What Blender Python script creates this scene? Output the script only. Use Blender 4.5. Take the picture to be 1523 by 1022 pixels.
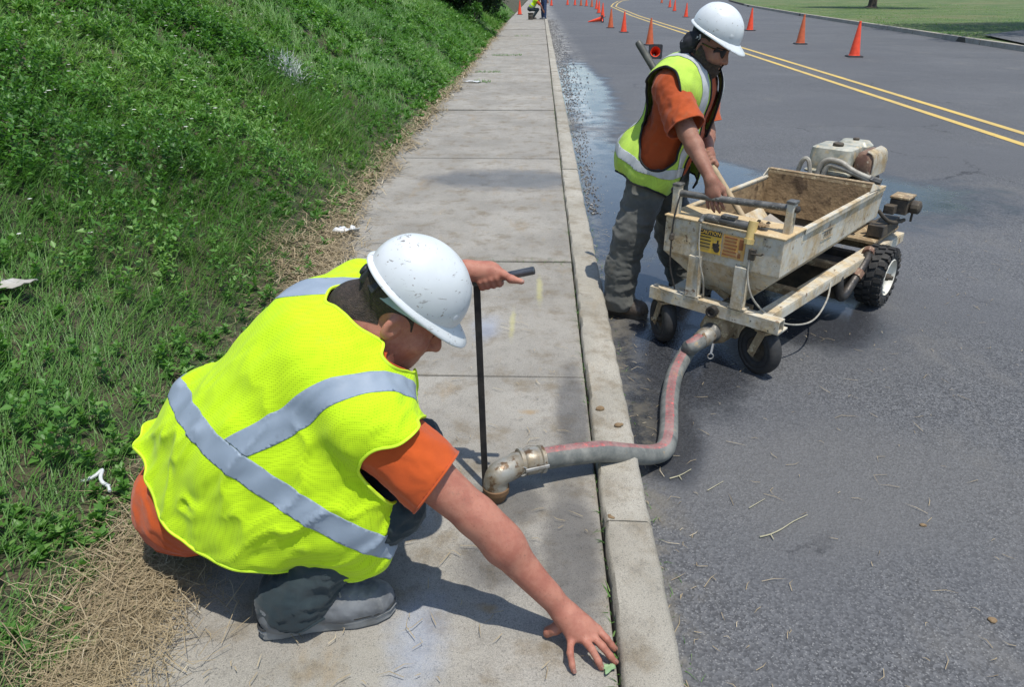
import bpy, bmesh, math, random
import numpy as np
from mathutils import Vector, Matrix
rad = math.radians
random.seed(7); RNG = np.random.default_rng(11)
scene = bpy.context.scene
COL = scene.collection
for o in list(bpy.data.objects): bpy.data.objects.remove(o)

# ------------------------------------------------------------------ camera, sky, sun, exposure
CAM_H, PITCH, YAW, FPX = 1.58, rad(25.8), rad(2.0), 1100.0
cd = bpy.data.cameras.new("camera"); cam = bpy.data.objects.new("camera", cd); COL.objects.link(cam)
cd.sensor_width = 36.0; cd.lens = FPX / 1523.0 * 36.0; cd.clip_start = 0.05; cd.clip_end = 3000
cam.location = (0, 0, CAM_H); cam.rotation_euler = (math.pi / 2 - PITCH, 0, YAW)
scene.camera = cam
SUN_EL, SUN_AZ = rad(74), rad(-57)          # azimuth measured from +X towards +Y
world = bpy.data.worlds.new("World"); scene.world = world; world.use_nodes = True
wn = world.node_tree; wn.nodes.clear()
sky = wn.nodes.new("ShaderNodeTexSky"); sky.sky_type = 'NISHITA'; sky.sun_disc = False
sky.sun_elevation = SUN_EL; sky.sun_rotation = math.pi / 2 - SUN_AZ
sky.air_density = 1.0; sky.dust_density = 0.6; sky.ozone_density = 1.2
bg = wn.nodes.new("ShaderNodeBackground"); bg.inputs[1].default_value = 0.15
wo = wn.nodes.new("ShaderNodeOutputWorld")
wn.links.new(sky.outputs[0], bg.inputs[0]); wn.links.new(bg.outputs[0], wo.inputs[0])
ld = bpy.data.lights.new("sun", 'SUN'); ld.energy = 3.6; ld.angle = rad(0.53); ld.color = (1.0, 0.955, 0.88)
sun = bpy.data.objects.new("sun", ld); COL.objects.link(sun)
sdir = Vector((math.cos(SUN_AZ) * math.cos(SUN_EL), math.sin(SUN_AZ) * math.cos(SUN_EL), math.sin(SUN_EL)))
sun.rotation_euler = sdir.to_track_quat('Z', 'Y').to_euler(); sun.location = sdir * 30
vs = scene.view_settings; vs.view_transform = 'Standard'; vs.look = 'None'; vs.exposure = 0.30; vs.gamma = 1.0
scene.render.engine = 'CYCLES'

# ------------------------------------------------------------------ pixel -> place helpers
_fw = np.array([-math.sin(YAW) * math.cos(PITCH), math.cos(YAW) * math.cos(PITCH), -math.sin(PITCH)])
_rt = np.array([math.cos(YAW), math.sin(YAW), 0.0]); _up = np.cross(_rt, _fw); _C = np.array([0, 0, CAM_H])
def _ray(px, py): return _fw + _rt * (px - 761.5) / FPX - _up * (py - 511.0) / FPX
def PY(px, py, Y):
    d = _ray(px, py); return _C + d * Y / d[1]
def PZ(px, py, z=0.0):
    d = _ray(px, py); return _C + d * (z - CAM_H) / d[2]
ROAD = -0.12

# ------------------------------------------------------------------ tagging
def tag(o, label=None, cat=None, group=None, kind=None):
    if label: o["label"] = label
    if cat: o["category"] = cat
    if group: o["group"] = group
    if kind: o["kind"] = kind
    return o
def empty(name, loc=(0, 0, 0), rz=0.0, label=None, cat=None, group=None):
    o = bpy.data.objects.new(name, None); COL.objects.link(o); o.empty_display_size = 0.1
    o.location = loc; o.rotation_euler = (0, 0, rz); return tag(o, label, cat, group)
def link_mesh(name, me, mats=None, parent=None, smooth=False, sharp=None):
    o = bpy.data.objects.new(name, me); COL.objects.link(o)
    if mats is not None and len(me.materials) == 0:
        for m in (mats if isinstance(mats, (list, tuple)) else [mats]): me.materials.append(m)
    if smooth: me.polygons.foreach_set("use_smooth", np.ones(len(me.polygons), bool))
    if sharp is not None: me.set_sharp_from_angle(angle=rad(sharp))
    if parent is not None: o.parent = parent
    return o
def np_mesh(name, V, F, tint=None):
    """V (n,3), F (m,3|4) index array -> mesh, quick path"""
    me = bpy.data.meshes.new(name); V = np.asarray(V, np.float32); F = np.asarray(F, np.int32)
    n, k = F.shape
    me.vertices.add(len(V)); me.vertices.foreach_set("co", V.ravel())
    me.loops.add(n * k); me.loops.foreach_set("vertex_index", F.ravel())
    me.polygons.add(n); me.polygons.foreach_set("loop_start", np.arange(0, n * k, k, dtype=np.int32))
    me.update(calc_edges=True)
    if tint is not None:
        at = me.attributes.new("tint", 'FLOAT', 'POINT'); at.data.foreach_set("value", np.asarray(tint, np.float32))
    return me

# ------------------------------------------------------------------ materials
class NT:
    def __init__(s, name):
        s.m = bpy.data.materials.new(name); s.m.use_nodes = True; s.t = s.m.node_tree; s.t.nodes.clear()
        s.out = s.n("ShaderNodeOutputMaterial"); s.tc = s.n("ShaderNodeTexCoord")
    def n(s, typ, **kw):
        nd = s.t.nodes.new(typ)
        for k, v in kw.items(): setattr(nd, k, v)
        return nd
    def l(s, a, b): s.t.links.new(a, b)
    def val(s, sock, v):
        if isinstance(v, bpy.types.NodeSocket): s.l(v, sock)
        elif isinstance(v, (tuple, list)) and len(v) == 3 and sock.type == 'RGBA': sock.default_value = (*v, 1)
        else: sock.default_value = v
    def noise(s, scale, detail=4, rough=.55, vec=None, dist=0.0):
        nd = s.n("ShaderNodeTexNoise"); nd.inputs["Scale"].default_value = scale
        nd.inputs["Detail"].default_value = detail; nd.inputs["Roughness"].default_value = rough
        nd.inputs["Distortion"].default_value = dist
        s.l(vec if vec is not None else s.tc.outputs["Object"], nd.inputs["Vector"]); return nd.outputs[0]
    def vor(s, scale, feature='F1', vec=None, out=0, rnd=1.0):
        nd = s.n("ShaderNodeTexVoronoi", feature=feature); nd.inputs["Scale"].default_value = scale
        nd.inputs["Randomness"].default_value = rnd
        s.l(vec if vec is not None else s.tc.outputs["Object"], nd.inputs["Vector"]); return nd.outputs[out]
    def ramp(s, fac, a, b, lo=0.0, hi=1.0):
        nd = s.n("ShaderNodeMapRange", interpolation_type='SMOOTHSTEP'); s.val(nd.inputs[0], fac)
        nd.inputs[1].default_value = a; nd.inputs[2].default_value = b
        nd.inputs[3].default_value = lo; nd.inputs[4].default_value = hi; return nd.outputs[0]
    def mix(s, fac, a, b, mode='MIX'):
        nd = s.n("ShaderNodeMix", data_type='RGBA', blend_type=mode); s.val(nd.inputs[0], fac)
        s.val(nd.inputs[6], a); s.val(nd.inputs[7], b); return nd.outputs[2]
    def math(s, op, a, b=0.0, c=None):
        nd = s.n("ShaderNodeMath", operation=op); s.val(nd.inputs[0], a); s.val(nd.inputs[1], b)
        if c is not None: s.val(nd.inputs[2], c)
        return nd.outputs[0]
    def sep(s, vec=None):
        nd = s.n("ShaderNodeSeparateXYZ"); s.l(vec if vec is not None else s.tc.outputs["Object"], nd.inputs[0]); return nd.outputs
    def map(s, scale=(1, 1, 1), rot=(0, 0, 0), loc=(0, 0, 0), vec=None):
        nd = s.n("ShaderNodeMapping"); nd.inputs["Scale"].default_value = scale
        nd.inputs["Rotation"].default_value = rot; nd.inputs["Location"].default_value = loc
        s.l(vec if vec is not None else s.tc.outputs["Object"], nd.inputs[0]); return nd.outputs[0]
    def bump(s, h, strength=.3, dist=.01, normal=None):
        nd = s.n("ShaderNodeBump"); nd.inputs["Strength"].default_value = strength; nd.inputs["Distance"].default_value = dist
        s.l(h, nd.inputs["Height"])
        if normal is not None: s.l(normal, nd.inputs["Normal"])
        return nd.outputs[0]
    def bsdf(s, color, rough=.6, metal=0.0, normal=None, spec=.5, **kw):
        b = s.n("ShaderNodeBsdfPrincipled"); s.val(b.inputs["Base Color"], color); s.val(b.inputs["Roughness"], rough)
        s.val(b.inputs["Metallic"], metal); s.val(b.inputs["Specular IOR Level"], spec)
        if normal is not None: s.l(normal, b.inputs["Normal"])
        for k, v in kw.items(): s.val(b.inputs[k], v)
        s.l(b.outputs[0], s.out.inputs[0]); return b

def simple(name, c1, c2=None, scale=8, rough=.6, metal=0.0, bump=.15, bscale=60, bdist=.004, spots=None, spot_scale=30, spot_t=(.62, .68), spec=.5, **kw):
    t = NT(name); c2 = c2 or tuple(x * .7 for x in c1)
    col = t.mix(t.ramp(t.noise(scale, 5), .32, .7), c1, c2)
    if spots: col = t.mix(t.ramp(t.noise(spot_scale, 5, .65), *spot_t), col, spots)
    n = t.bump(t.noise(bscale, 3), bump, bdist)
    r = t.ramp(t.noise(scale * 2.3, 3), .3, .7, max(0, rough - .1), min(1, rough + .1))
    t.bsdf(col, r, metal, n, spec, **kw); return t.m

M = {}
# asphalt, dry/wet: wet stains have their own outlines on the ground
def ell_mask(t, xy, ells, wob, amp):
    best = None
    for (cx, cy, rx, ry) in ells:
        a = t.math('DIVIDE', t.math('SUBTRACT', xy[0], cx), rx); b = t.math('DIVIDE', t.math('SUBTRACT', xy[1], cy), ry)
        d = t.math('SQRT', t.math('ADD', t.math('MULTIPLY', a, a), t.math('MULTIPLY', b, b)))
        v = t.math('SUBTRACT', 1.0, d)
        best = v if best is None else t.math('MAXIMUM', best, v)
    return t.math('ADD', best, t.math('MULTIPLY', t.math('SUBTRACT', wob, .5), amp))
def make_asphalt():
    t = NT("asphalt"); xy = t.sep()
    stone = t.vor(115, out=1); st = t.n("ShaderNodeSeparateColor"); t.l(stone, st.inputs[0])
    stone2 = t.vor(260, out=1); st2 = t.n("ShaderNodeSeparateColor"); t.l(stone2, st2.inputs[0])
    base = t.mix(t.ramp(st.outputs[0], .0, 1.0), (.047, .0485, .051), (.118, .120, .123))
    base = t.mix(t.ramp(st2.outputs[0], .86, 1.0, 0, .9), base, (.24, .238, .23))
    patch = t.noise(.55, 5, .6)
    base = t.mix(t.ramp(patch, .38, .68), base, t.mix(.5, base, (.125, .127, .131)))
    big = t.noise(.28, 4, .6); base = t.mix(t.ramp(big, .42, .60, 0, .55), base, (.074, .076, .080))
    base = t.mix(t.ramp(ell_mask(t, xy, [(1.15, 2.35, 1.0, .65), (2.1, 2.0, .9, .5)], t.noise(1.8, 6, .65), .8), .0, .7, 0, .55), base, (.125, .122, .116))
    ck = t.n('ShaderNodeTexVoronoi', feature='DISTANCE_TO_EDGE'); ck.inputs['Scale'].default_value = .33; t.l(t.map((1, .7, 1), vec=None), ck.inputs['Vector'])
    wob = t.n('ShaderNodeVectorMath', operation='ADD'); t.l(t.tc.outputs['Object'], wob.inputs[0]); cx = t.n('ShaderNodeCombineXYZ'); nz = t.noise(3.5, 5, .7); t.l(t.math('MULTIPLY', nz, .5), cx.inputs[0]); t.l(t.math('MULTIPLY', t.noise(2.7, 5, .7), .5), cx.inputs[1]); t.l(cx.outputs[0], wob.inputs[1]); t.l(wob.outputs[0], ck.inputs['Vector'])
    crack = t.math('MULTIPLY', t.ramp(ck.outputs[0], .0, .0045, 1, 0), t.ramp(t.noise(.6, 3), .5, .56))
    base = t.mix(t.math('MULTIPLY', crack, .75), base, (.022, .022, .024))
    dust = t.ramp(t.noise(1.7, 7, .68, vec=t.map((1, .55, 1))), .56, .74, 0, .35)
    base = t.mix(dust, base, (.17, .16, .14))
    w1 = t.noise(2.2, 6, .62, dist=.3)
    wet = ell_mask(t, xy, [(2.55, 6.75, 1.95, 1.3), (1.5, 7.6, 1.1, .8), (.62, 7.2, .55, 4.2), (.75, 15, .75, 7), (.95, 4.35, .75, .95), (.72, 3.35, .42, .75), (.55, 2.75, .22, .55), (1.55, 3.9, .55, .5)], w1, .9)
    wetm = t.ramp(wet, -.02, .5)
    col = t.mix(wetm, base, t.mix(1.0, base, (.42, .44, .48), 'MULTIPLY'))
    # dried pale slurry along the gutter
    gut = t.ramp(xy[0], .55, 1.35, 1, 0); far = t.ramp(xy[1], 6, 12)
    sl = t.math('MULTIPLY', t.math('MULTIPLY', gut, far), t.ramp(t.noise(3.1, 7, .7), .42, .6))
    col = t.mix(t.math('MULTIPLY', sl, .8), col, (.36, .35, .32))
    near = t.math('MULTIPLY', t.ramp(xy[0], .42, .62, 1, 0), t.ramp(t.noise(7, 6, .7), .45, .62))
    col = t.mix(t.math('MULTIPLY', near, .6), col, (.16, .145, .115))
    stone_h = t.vor(115, out=0)
    hgt = t.math('ADD', stone_h, t.math('MULTIPLY', t.noise(330, 2), .5))
    nrm = t.bump(hgt, .55, .006)
    nrmw = t.bump(hgt, .12, .004)
    mixn = t.n("ShaderNodeMix", data_type='VECTOR'); t.l(wetm, mixn.inputs[0]); t.l(nrm, mixn.inputs[4]); t.l(nrmw, mixn.inputs[5])
    rough = t.mix(wetm, (.82, .82, .82), (.14, .14, .14))
    t.bsdf(col, rough, 0, mixn.outputs[1], .5); return t.m
M['asphalt'] = make_asphalt()
def make_concrete(name, a, b, stain, wet=True, seed=0):
    t = NT(name); co = t.n("ShaderNodeNewGeometry").outputs[0]; xy = t.sep(co)
    v = t.map(loc=(seed, seed * 2, 0), vec=co)
    info = t.n("ShaderNodeObjectInfo").outputs["Random"]
    col = t.mix(t.ramp(t.noise(1.6, 6, .62, v), .3, .72), a, b)
    col = t.mix(t.ramp(t.noise(5.5, 7, .68, v), .48, .70, 0, .8), col, stain)
    col = t.mix(t.ramp(t.noise(17, 6, .7, v), .52, .72, 0, .5), col, tuple(q * .62 for q in b)); col = t.mix(t.ramp(t.noise(2.6, 7, .7, t.map((1.6, .5, 1), vec=v)), .56, .7, 0, .55), col, (.30, .235, .15))
    col = t.mix(t.math('MULTIPLY', info, .16), col, (.12, .115, .105))
    g = t.noise(340, 3, .7, v); col = t.mix(t.ramp(g, .3, .7), t.mix(1, col, (.72, .72, .72), 'MULTIPLY'), t.mix(1, col, (1.22, 1.21, 1.18), 'MULTIPLY'))
    sp = t.vor(300, out=1, vec=v); sc = t.n("ShaderNodeSeparateColor"); t.l(sp, sc.inputs[0])
    col = t.mix(t.ramp(sc.outputs[1], .86, .99, 0, .5), col, (.10, .095, .085))
    rough = .88
    nrm = t.bump(t.math('ADD', g, t.math('MULTIPLY', t.noise(60, 4, .6, v), .8)), .5, .004)
    if wet:
        w = ell_mask(t, xy, [(-.1, 2.02, .20, .17), (.1, 2.25, .30, .10), (.16, 2.6, .09, .6), (-.3, 6.7, 1.0, .5), (-.1, 1.75, .16, .2), (.12, 1.8, .12, .5)], t.noise(6.0, 6, .65, v), .75)
        wm = t.ramp(w, .0, .55, 0, .85)
        col = t.mix(wm, col, t.mix(1, col, (.45, .45, .47), 'MULTIPLY'))
        rough = t.mix(wm, (.88, .88, .88), (.28, .28, .28))
        # faded blue and yellow marking-paint mist
        bl = ell_mask(t, xy, [(-.30, 1.42, .13, .3), (-.25, 3.45, .12, .25)], t.noise(9, 5, .7, v), .9)
        col = t.mix(t.ramp(bl, .1, .9, 0, .35), col, (.28, .36, .52))
        ye = ell_mask(t, xy, [(.02, 4.0, .03, .35), (-.12, 3.5, .025, .3)], t.noise(12, 5, .7, v), 1.1)
        col = t.mix(t.ramp(ye, .1, .9, 0, .4), col, (.5, .47, .16))
        ru = ell_mask(t, xy, [(-.12, 1.55, .06, .03), (-.02, 2.62, .06, .04), (-.55, 1.2, .1, .05)], t.noise(20, 5, .7, v), 1.2)
        col = t.mix(t.ramp(ru, .2, .9, 0, .6), col, (.30, .20, .09))
    t.bsdf(col, rough, 0, nrm, .35); return t.m
M['slab'] = make_concrete("sidewalk_concrete", (.35, .33, .29), (.25, .235, .205), (.19, .155, .105))
M['kerb'] = make_concrete("kerb_concrete", (.43, .40, .335), (.32, .295, .24), (.22, .18, .12), wet=False, seed=5)
M['gap'] = simple("joint_dirt", (.05, .045, .035), (.09, .075, .05), 20, .95, bump=.6)
def leafmat(name, a, b, c, gloss=.45, transl=.35):
    t = NT(name); at = t.n("ShaderNodeAttribute", attribute_name="tint").outputs["Fac"]
    col = t.mix(t.ramp(at, 0, .55), a, b); col = t.mix(t.ramp(at, .7, 1.0), col, c)
    d = t.bsdf(col, gloss, 0, None, .35)
    tr = t.n("ShaderNodeBsdfTranslucent"); t.l(t.mix(1, col, (1.1, 1.25, .6), 'MULTIPLY'), tr.inputs[0])
    mx = t.n("ShaderNodeMixShader"); mx.inputs[0].default_value = transl
    t.l(d.outputs[0], mx.inputs[1]); t.l(tr.outputs[0], mx.inputs[2]); t.l(mx.outputs[0], t.out.inputs[0]); return t.m
M['leaf'] = leafmat("weed_leaf", (.052, .135, .027), (.105, .250, .047), (.19, .34, .09))
M['blade'] = leafmat("grass_blade", (.055, .133, .030), (.118, .250, .056), (.24, .35, .13))
M['straw'] = leafmat("dry_straw", (.19, .145, .085), (.36, .285, .175), (.56, .48, .34), .7, .15)
M['bark'] = simple("bark", (.09, .07, .05), (.05, .04, .03), 12, .9, bump=.8, bscale=25, bdist=.03)
def make_soil():
    t = NT("bank_soil"); n = t.noise(6, 7, .65)
    col = t.mix(t.ramp(n, .35, .65), (.035, .045, .018), (.085, .068, .040))
    t.bsdf(col, .95, 0, t.bump(t.noise(40, 5), .6, .03)); return t.m
M['soil'] = make_soil()
def make_lawn():
    t = NT("lawn_grass"); col = t.mix(t.ramp(t.noise(.5, 6, .6), .35, .65), (.075, .125, .032), (.16, .19, .065))
    col = t.mix(t.ramp(t.noise(9, 5, .7), .35, .7), col, (.05, .095, .022)); col = t.mix(t.ramp(t.noise(.17, 4, .6), .5, .62, 0, .6), col, (.16, .15, .065))
    t.bsdf(col, .9, 0, t.bump(t.noise(25, 5, .7), .8, .06)); return t.m
M['lawn'] = make_lawn()
def make_yellow():
    t = NT("yellow_road_paint"); w = t.noise(14, 7, .7); sp = t.noise(130, 3, .6)
    col = t.mix(t.ramp(t.noise(1.5, 5), .3, .7), (.62, .43, .10), (.50, .36, .12))
    col = t.mix(t.ramp(t.math('ADD', t.math('MULTIPLY', w, .6), t.math('MULTIPLY', sp, .4)), .55, .66, 0, .8), col, (.12, .115, .11))
    t.bsdf(col, .75, 0, t.bump(sp, .5, .004)); return t.m
M['yellow'] = make_yellow()

# ------------------------------------------------------------------ mesh builder
def basis(d):
    d = Vector(d).normalized(); a = Vector((0, 0, 1)) if abs(d.z) < .95 else Vector((1, 0, 0))
    x = a.cross(d).normalized(); y = d.cross(x); return x, y, d
class MB:
    def __init__(s): s.v = []; s.f = []; s.uv = {}
    def add(s, vs, fs):
        o = len(s.v); s.v += [tuple(p) for p in vs]; s.f += [tuple(i + o for i in f) for f in fs]; return s
    def box(s, c, size, rot=None, taper=None):
        hx, hy, hz = [q / 2 for q in size]; P = []
        for z in (-1, 1):
            k = (taper if (taper and z > 0) else (1, 1))
            for x, y in ((-1, -1), (1, -1), (1, 1), (-1, 1)):
                p = Vector((x * hx * k[0], y * hy * k[1], z * hz))
                if rot is not None: p = rot @ p
                P.append(p + Vector(c))
        return s.add(P, [(3, 2, 1, 0), (4, 5, 6, 7), (0, 1, 5, 4), (1, 2, 6, 5), (2, 3, 7, 6), (3, 0, 4, 7)])
    def hexa(s, P):   # 8 explicit corners: bottom ring ccw, top ring ccw
        return s.add(P, [(3, 2, 1, 0), (4, 5, 6, 7), (0, 1, 5, 4), (1, 2, 6, 5), (2, 3, 7, 6), (3, 0, 4, 7)])
    def tube(s, path, r, n=10, cap=True):
        path = [Vector(p) for p in path]; rs = r if isinstance(r, (list, tuple)) else [r] * len(path)
        P = []; x = None
        for i, p in enumerate(path):
            d = (path[min(i + 1, len(path) - 1)] - path[max(i - 1, 0)]).normalized()
            if x is None: x, y, _ = basis(d)
            else:
                x = (x - d * x.dot(d)).normalized(); y = d.cross(x)
            for k in range(n):
                a = 2 * math.pi * k / n; P.append(p + (x * math.cos(a) + y * math.sin(a)) * rs[i])
        F = [(i * n + k, i * n + (k + 1) % n, (i + 1) * n + (k + 1) % n, (i + 1) * n + k) for i in range(len(path) - 1) for k in range(n)]
        if cap: F += [tuple(range(n - 1, -1, -1)), tuple((len(path) - 1) * n + k for k in range(n))]
        return s.add(P, F)
    def lathe(s, prof, c, axis, n=24, cap=True):
        x, y, d = basis(axis); c = Vector(c); P = []
        for r, h in prof:
            for k in range(n):
                a = 2 * math.pi * k / n; P.append(c + d * h + (x * math.cos(a) + y * math.sin(a)) * r)
        F = [(i * n + k, i * n + (k + 1) % n, (i + 1) * n + (k + 1) % n, (i + 1) * n + k) for i in range(len(prof) - 1) for k in range(n)]
        if cap: F += [tuple(range(n - 1, -1, -1)), tuple((len(prof) - 1) * n + k for k in range(n))]
        return s.add(P, F)
    def build(s, name, mat, parent=None, smooth=False, bevel=0.0, sharp=None):
        me = bpy.data.meshes.new(name); me.from_pydata(s.v, [], s.f); me.update()
        bm = bmesh.new(); bm.from_mesh(me); bmesh.ops.recalc_face_normals(bm, faces=bm.faces); bm.to_mesh(me); bm.free()
        o = link_mesh(name, me, mat, parent, smooth, sharp if sharp else (40 if smooth else None))
        if bevel:
            b = o.modifiers.new("bevel", 'BEVEL'); b.width = bevel; b.segments = 2; b.limit_method = 'ANGLE'
        return o
def rotm(ax, ay, az): return Matrix.Rotation(az, 3, 'Z') @ Matrix.Rotation(ay, 3, 'Y') @ Matrix.Rotation(ax, 3, 'X')
def smooth_path(pts, n=8):
    pts = [np.array(p, float) for p in pts]; out = []
    Pp = [2 * pts[0] - pts[1]] + pts + [2 * pts[-1] - pts[-2]]
    for i in range(1, len(Pp) - 2):
        a, b, c, d = Pp[i - 1:i + 3]
        for k in range(n):
            t = k / n; out.append(.5 * ((2 * b) + (-a + c) * t + (2 * a - 5 * b + 4 * c - d) * t * t + (-a + 3 * b - 3 * c + d) * t ** 3))
    out.append(pts[-1]); return [Vector(p) for p in out]
def text_mesh(name, txt, size, loc, rot, mat, parent=None, extr=.0004, sx=1.0):
    cu = bpy.data.curves.new(name, 'FONT'); cu.body = txt; cu.size = size; cu.extrude = extr; cu.align_x = 'CENTER'; cu.align_y = 'CENTER'
    to = bpy.data.objects.new(name, cu); COL.objects.link(to)
    dg = bpy.context.evaluated_depsgraph_get(); me = bpy.data.meshes.new_from_object(to.evaluated_get(dg))
    bpy.data.objects.remove(to)
    o = link_mesh(name, me, mat, parent); o.location = loc; o.rotation_euler = rot; o.scale = (sx, 1, 1); return o

# ------------------------------------------------------------------ numpy noise
def _hash(i, j, k):
    h = (i * 374761393 + j * 668265263 + k * 2147483647 + 1013904223) & 0xffffffff
    h = ((h ^ (h >> 13)) * 1274126177) & 0xffffffff
    return ((h ^ (h >> 16)) & 0xffff) / 65535.0
def vnoise(p):
    p = np.asarray(p, float); i = np.floor(p).astype(np.int64); f = p - i; f = f * f * (3 - 2 * f); r = 0
    for dx in (0, 1):
        for dy in (0, 1):
            for dz in (0, 1):
                w = (f[..., 0] if dx else 1 - f[..., 0]) * (f[..., 1] if dy else 1 - f[..., 1]) * (f[..., 2] if dz else 1 - f[..., 2])
                r = r + w * _hash(i[..., 0] + dx, i[..., 1] + dy, i[..., 2] + dz)
    return r
def fbm(p, o=3):
    p = np.asarray(p, float); return sum(vnoise(p * 2 ** k + 17 * k) * .5 ** k for k in range(o)) / sum(.5 ** k for k in range(o))
# ================================================================== SETTING
EDGE_Y = [-3, 0, 1.3, 2.2, 3.6, 5.6, 7.6, 14, 25, 41, 90]
EDGE_X = [-1.0, -1.0, -1.03, -1.12, -1.22, -1.34, -1.43, -1.42, -1.5, -1.6, -1.7]
def edge_x(y): return np.interp(y, EDGE_Y, EDGE_X)
def bank_z(x, y):
    x = np.asarray(x, float); y = np.asarray(y, float); t = edge_x(y) - x
    wob = (fbm(np.stack([x * .9, y * .9, x * 0], -1), 3) - .5)
    z = .62 * np.clip(t - .16, 0, None) * np.clip(t / .7, 0, 1) ** .5 + .016
    z = z + wob * .34 * np.clip(t / 1.2, 0, 1) + .05 * np.clip(t / .5, 0, 1)
    top = 3.6 + .3 * wob
    return np.where(z > top, top + (z - top) * .08, z)
def bank_hit(px, py):
    for Y in np.linspace(2, 70, 1400):
        q = PY(px, py, Y)
        if bank_z(q[0], q[1]) >= q[2]: return q
    return PY(px, py, 60)
# base ground sheet out to the horizon
g = MB(); g.add([(-900, -300, -.32), (900, -300, -.32), (900, 1500, -.32), (-900, 1500, -.32)], [(0, 1, 2, 3)])
tag(g.build("ground", M['lawn']), kind="structure")
# road
RK = [(13.4, -6), (13.55, 10), (13.7, 20), (14.28, 27.6), (14.75, 32.3), (15.5, 40.4), (16.6, 52.5), (19.4, 77), (24, 105), (60, 260)]
def rk_x(y): return float(np.interp(y, [p[1] for p in RK], [p[0] for p in RK]))
ys = [-6, 0, 5, 10, 20, 27.6, 32.3, 40.4, 52.5, 65, 77, 90, 105, 260]
g = MB(); P = []
for y in ys: P += [(.30, y, ROAD), (rk_x(y) + .1, y, ROAD)]
g.add(P, [(2 * i, 2 * i + 1, 2 * i + 3, 2 * i + 2) for i in range(len(ys) - 1)])
road = tag(g.build("road", M['asphalt']), kind="structure")
def yl(y): return float(np.interp(y, [-6, 50, 80, 105, 260], [0, 0.05, 1.0, 4.2, 36]))
for cx in (5.76, 6.20):
    g = MB(); P = []
    for y in ys: P += [(cx - .06 + yl(y), y, ROAD + .004), (cx + .06 + yl(y), y, ROAD + .004)]
    g.add(P, [(2 * i, 2 * i + 1, 2 * i + 3, 2 * i + 2) for i in range(len(ys) - 1)])
    g.build("line_marking", M['yellow'], road)
# sidewalk: one bed with single slabs
sw = MB(); sw.box((-.72, 60, -.13), (1.86, 130, .2))
sidewalk = tag(sw.build("sidewalk", M['gap']), kind="structure")
joints = [-.3, 1.18, 2.93, 4.46, 5.63, 7.6, 9.1, 10.9, 12.4, 14.3, 16.0, 17.6, 20.1, 22.0, 24.0, 26.0, 28.2, 30.4, 33, 36, 39, 42, 46, 50, 55, 60, 70, 80, 100, 125]
dz = [0, -.004, 0, .006, -.003, .004, -.012, .004, -.006, 0, .007]
for i in range(len(joints) - 1):
    y0, y1 = joints[i] + .006, joints[i + 1] - .006
    b = MB(); n = 12
    z = dz[i % len(dz)]; tx = random.uniform(-.004, .004)
    b.hexa([(-1.62, y0, -.1), (.222, y0, -.1), (.222, y1, -.1), (-1.62, y1, -.1), (-1.62, y0, z + tx), (.222, y0, z - tx), (.222, y1, z - tx + .003), (-1.62, y1, z + tx)])
    b.build("slab", M['slab'], sidewalk, bevel=.007)
# kerb in cast lengths
kb = MB(); kb.box((.31, 60, -.17), (.135, 130, .24))
kerb = tag(kb.build("kerb", M['gap']), kind="structure")
ky = [-.4, 1.9, 5.05, 7.0, 9.9, 12.9, 15.9, 19, 22, 25, 28, 31.4, 34.5, 38, 41, 45, 50, 56, 62, 75, 90, 125]
for i in range(len(ky) - 1):
    y0, y1 = ky[i] + .004, ky[i + 1] - .004; w = random.uniform(-.006, .006); z = .032 + random.uniform(-.004, .005)
    if i == 0: y1 += .001
    me = bmesh.new(); nseg = max(2, int((y1 - y0) / .04)) if y0 < 8 else 2
    rows = []
    for k in range(nseg + 1):
        y = y0 + (y1 - y0) * k / nseg
        e1, e2 = [(fbm(np.array([[y * 14, q, 0.]]), 4)[0] - .5) * .011 for q in (0., 5.)]
        sec = [(.232 + w + e1, -.25), (.232 + w + e1, z - .012), (.242 + w + e1 * .7, z + e1 * .3), (.368 + w + e2 * .6, z - .002 + e2 * .3), (.382 + w + e2, z - .016), (.402 + w + e2, -.25)]
        rows.append([me.verts.new((sx, y, sz)) for sx, sz in sec])
    for a, b2 in zip(rows[:-1], rows[1:]):
        for q in range(5): me.faces.new((a[q], a[q + 1], b2[q + 1], b2[q]))
    me.faces.new(rows[0]); me.faces.new(rows[-1][::-1])
    bmesh.ops.recalc_face_normals(me, faces=me.faces)
    mesh = bpy.data.meshes.new("kerb_stone"); me.to_mesh(mesh); me.free()
    link_mesh("kerb_stone", mesh, M['kerb'], kerb, True, 50)
# grass bank
xs = np.concatenate([np.linspace(0, .5, 12), np.linspace(.56, 4, 46), np.linspace(4.2, 9, 20), [12, 20, 45, 120]])
yb = np.concatenate([np.linspace(-3, 9, 110), np.linspace(9.2, 30, 70), np.linspace(31, 70, 30), [90, 130, 200]])
YY, TT = np.meshgrid(yb, xs, indexing='ij')
edge_n = (fbm(np.stack([YY * 2.5, YY * 0, YY * 0], -1), 3) - .5) * .22
XX = edge_x(YY) - TT + edge_n * np.clip(1 - TT / .5, 0, 1)
ZZ = bank_z(XX, YY); ZZ[:, 0] = -.02; ZZ[:, 1] = .008
nx, ny = XX.shape[1], XX.shape[0]
idx = np.arange(nx * ny).reshape(ny, nx)
F = np.stack([idx[:-1, :-1], idx[1:, :-1], idx[1:, 1:], idx[:-1, 1:]], -1).reshape(-1, 4)[:, ::-1]
me = np_mesh("embankment", np.stack([XX, YY, ZZ], -1).reshape(-1, 3), F)
tag(link_mesh("embankment", me, M['soil'], smooth=True), kind="structure")
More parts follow.
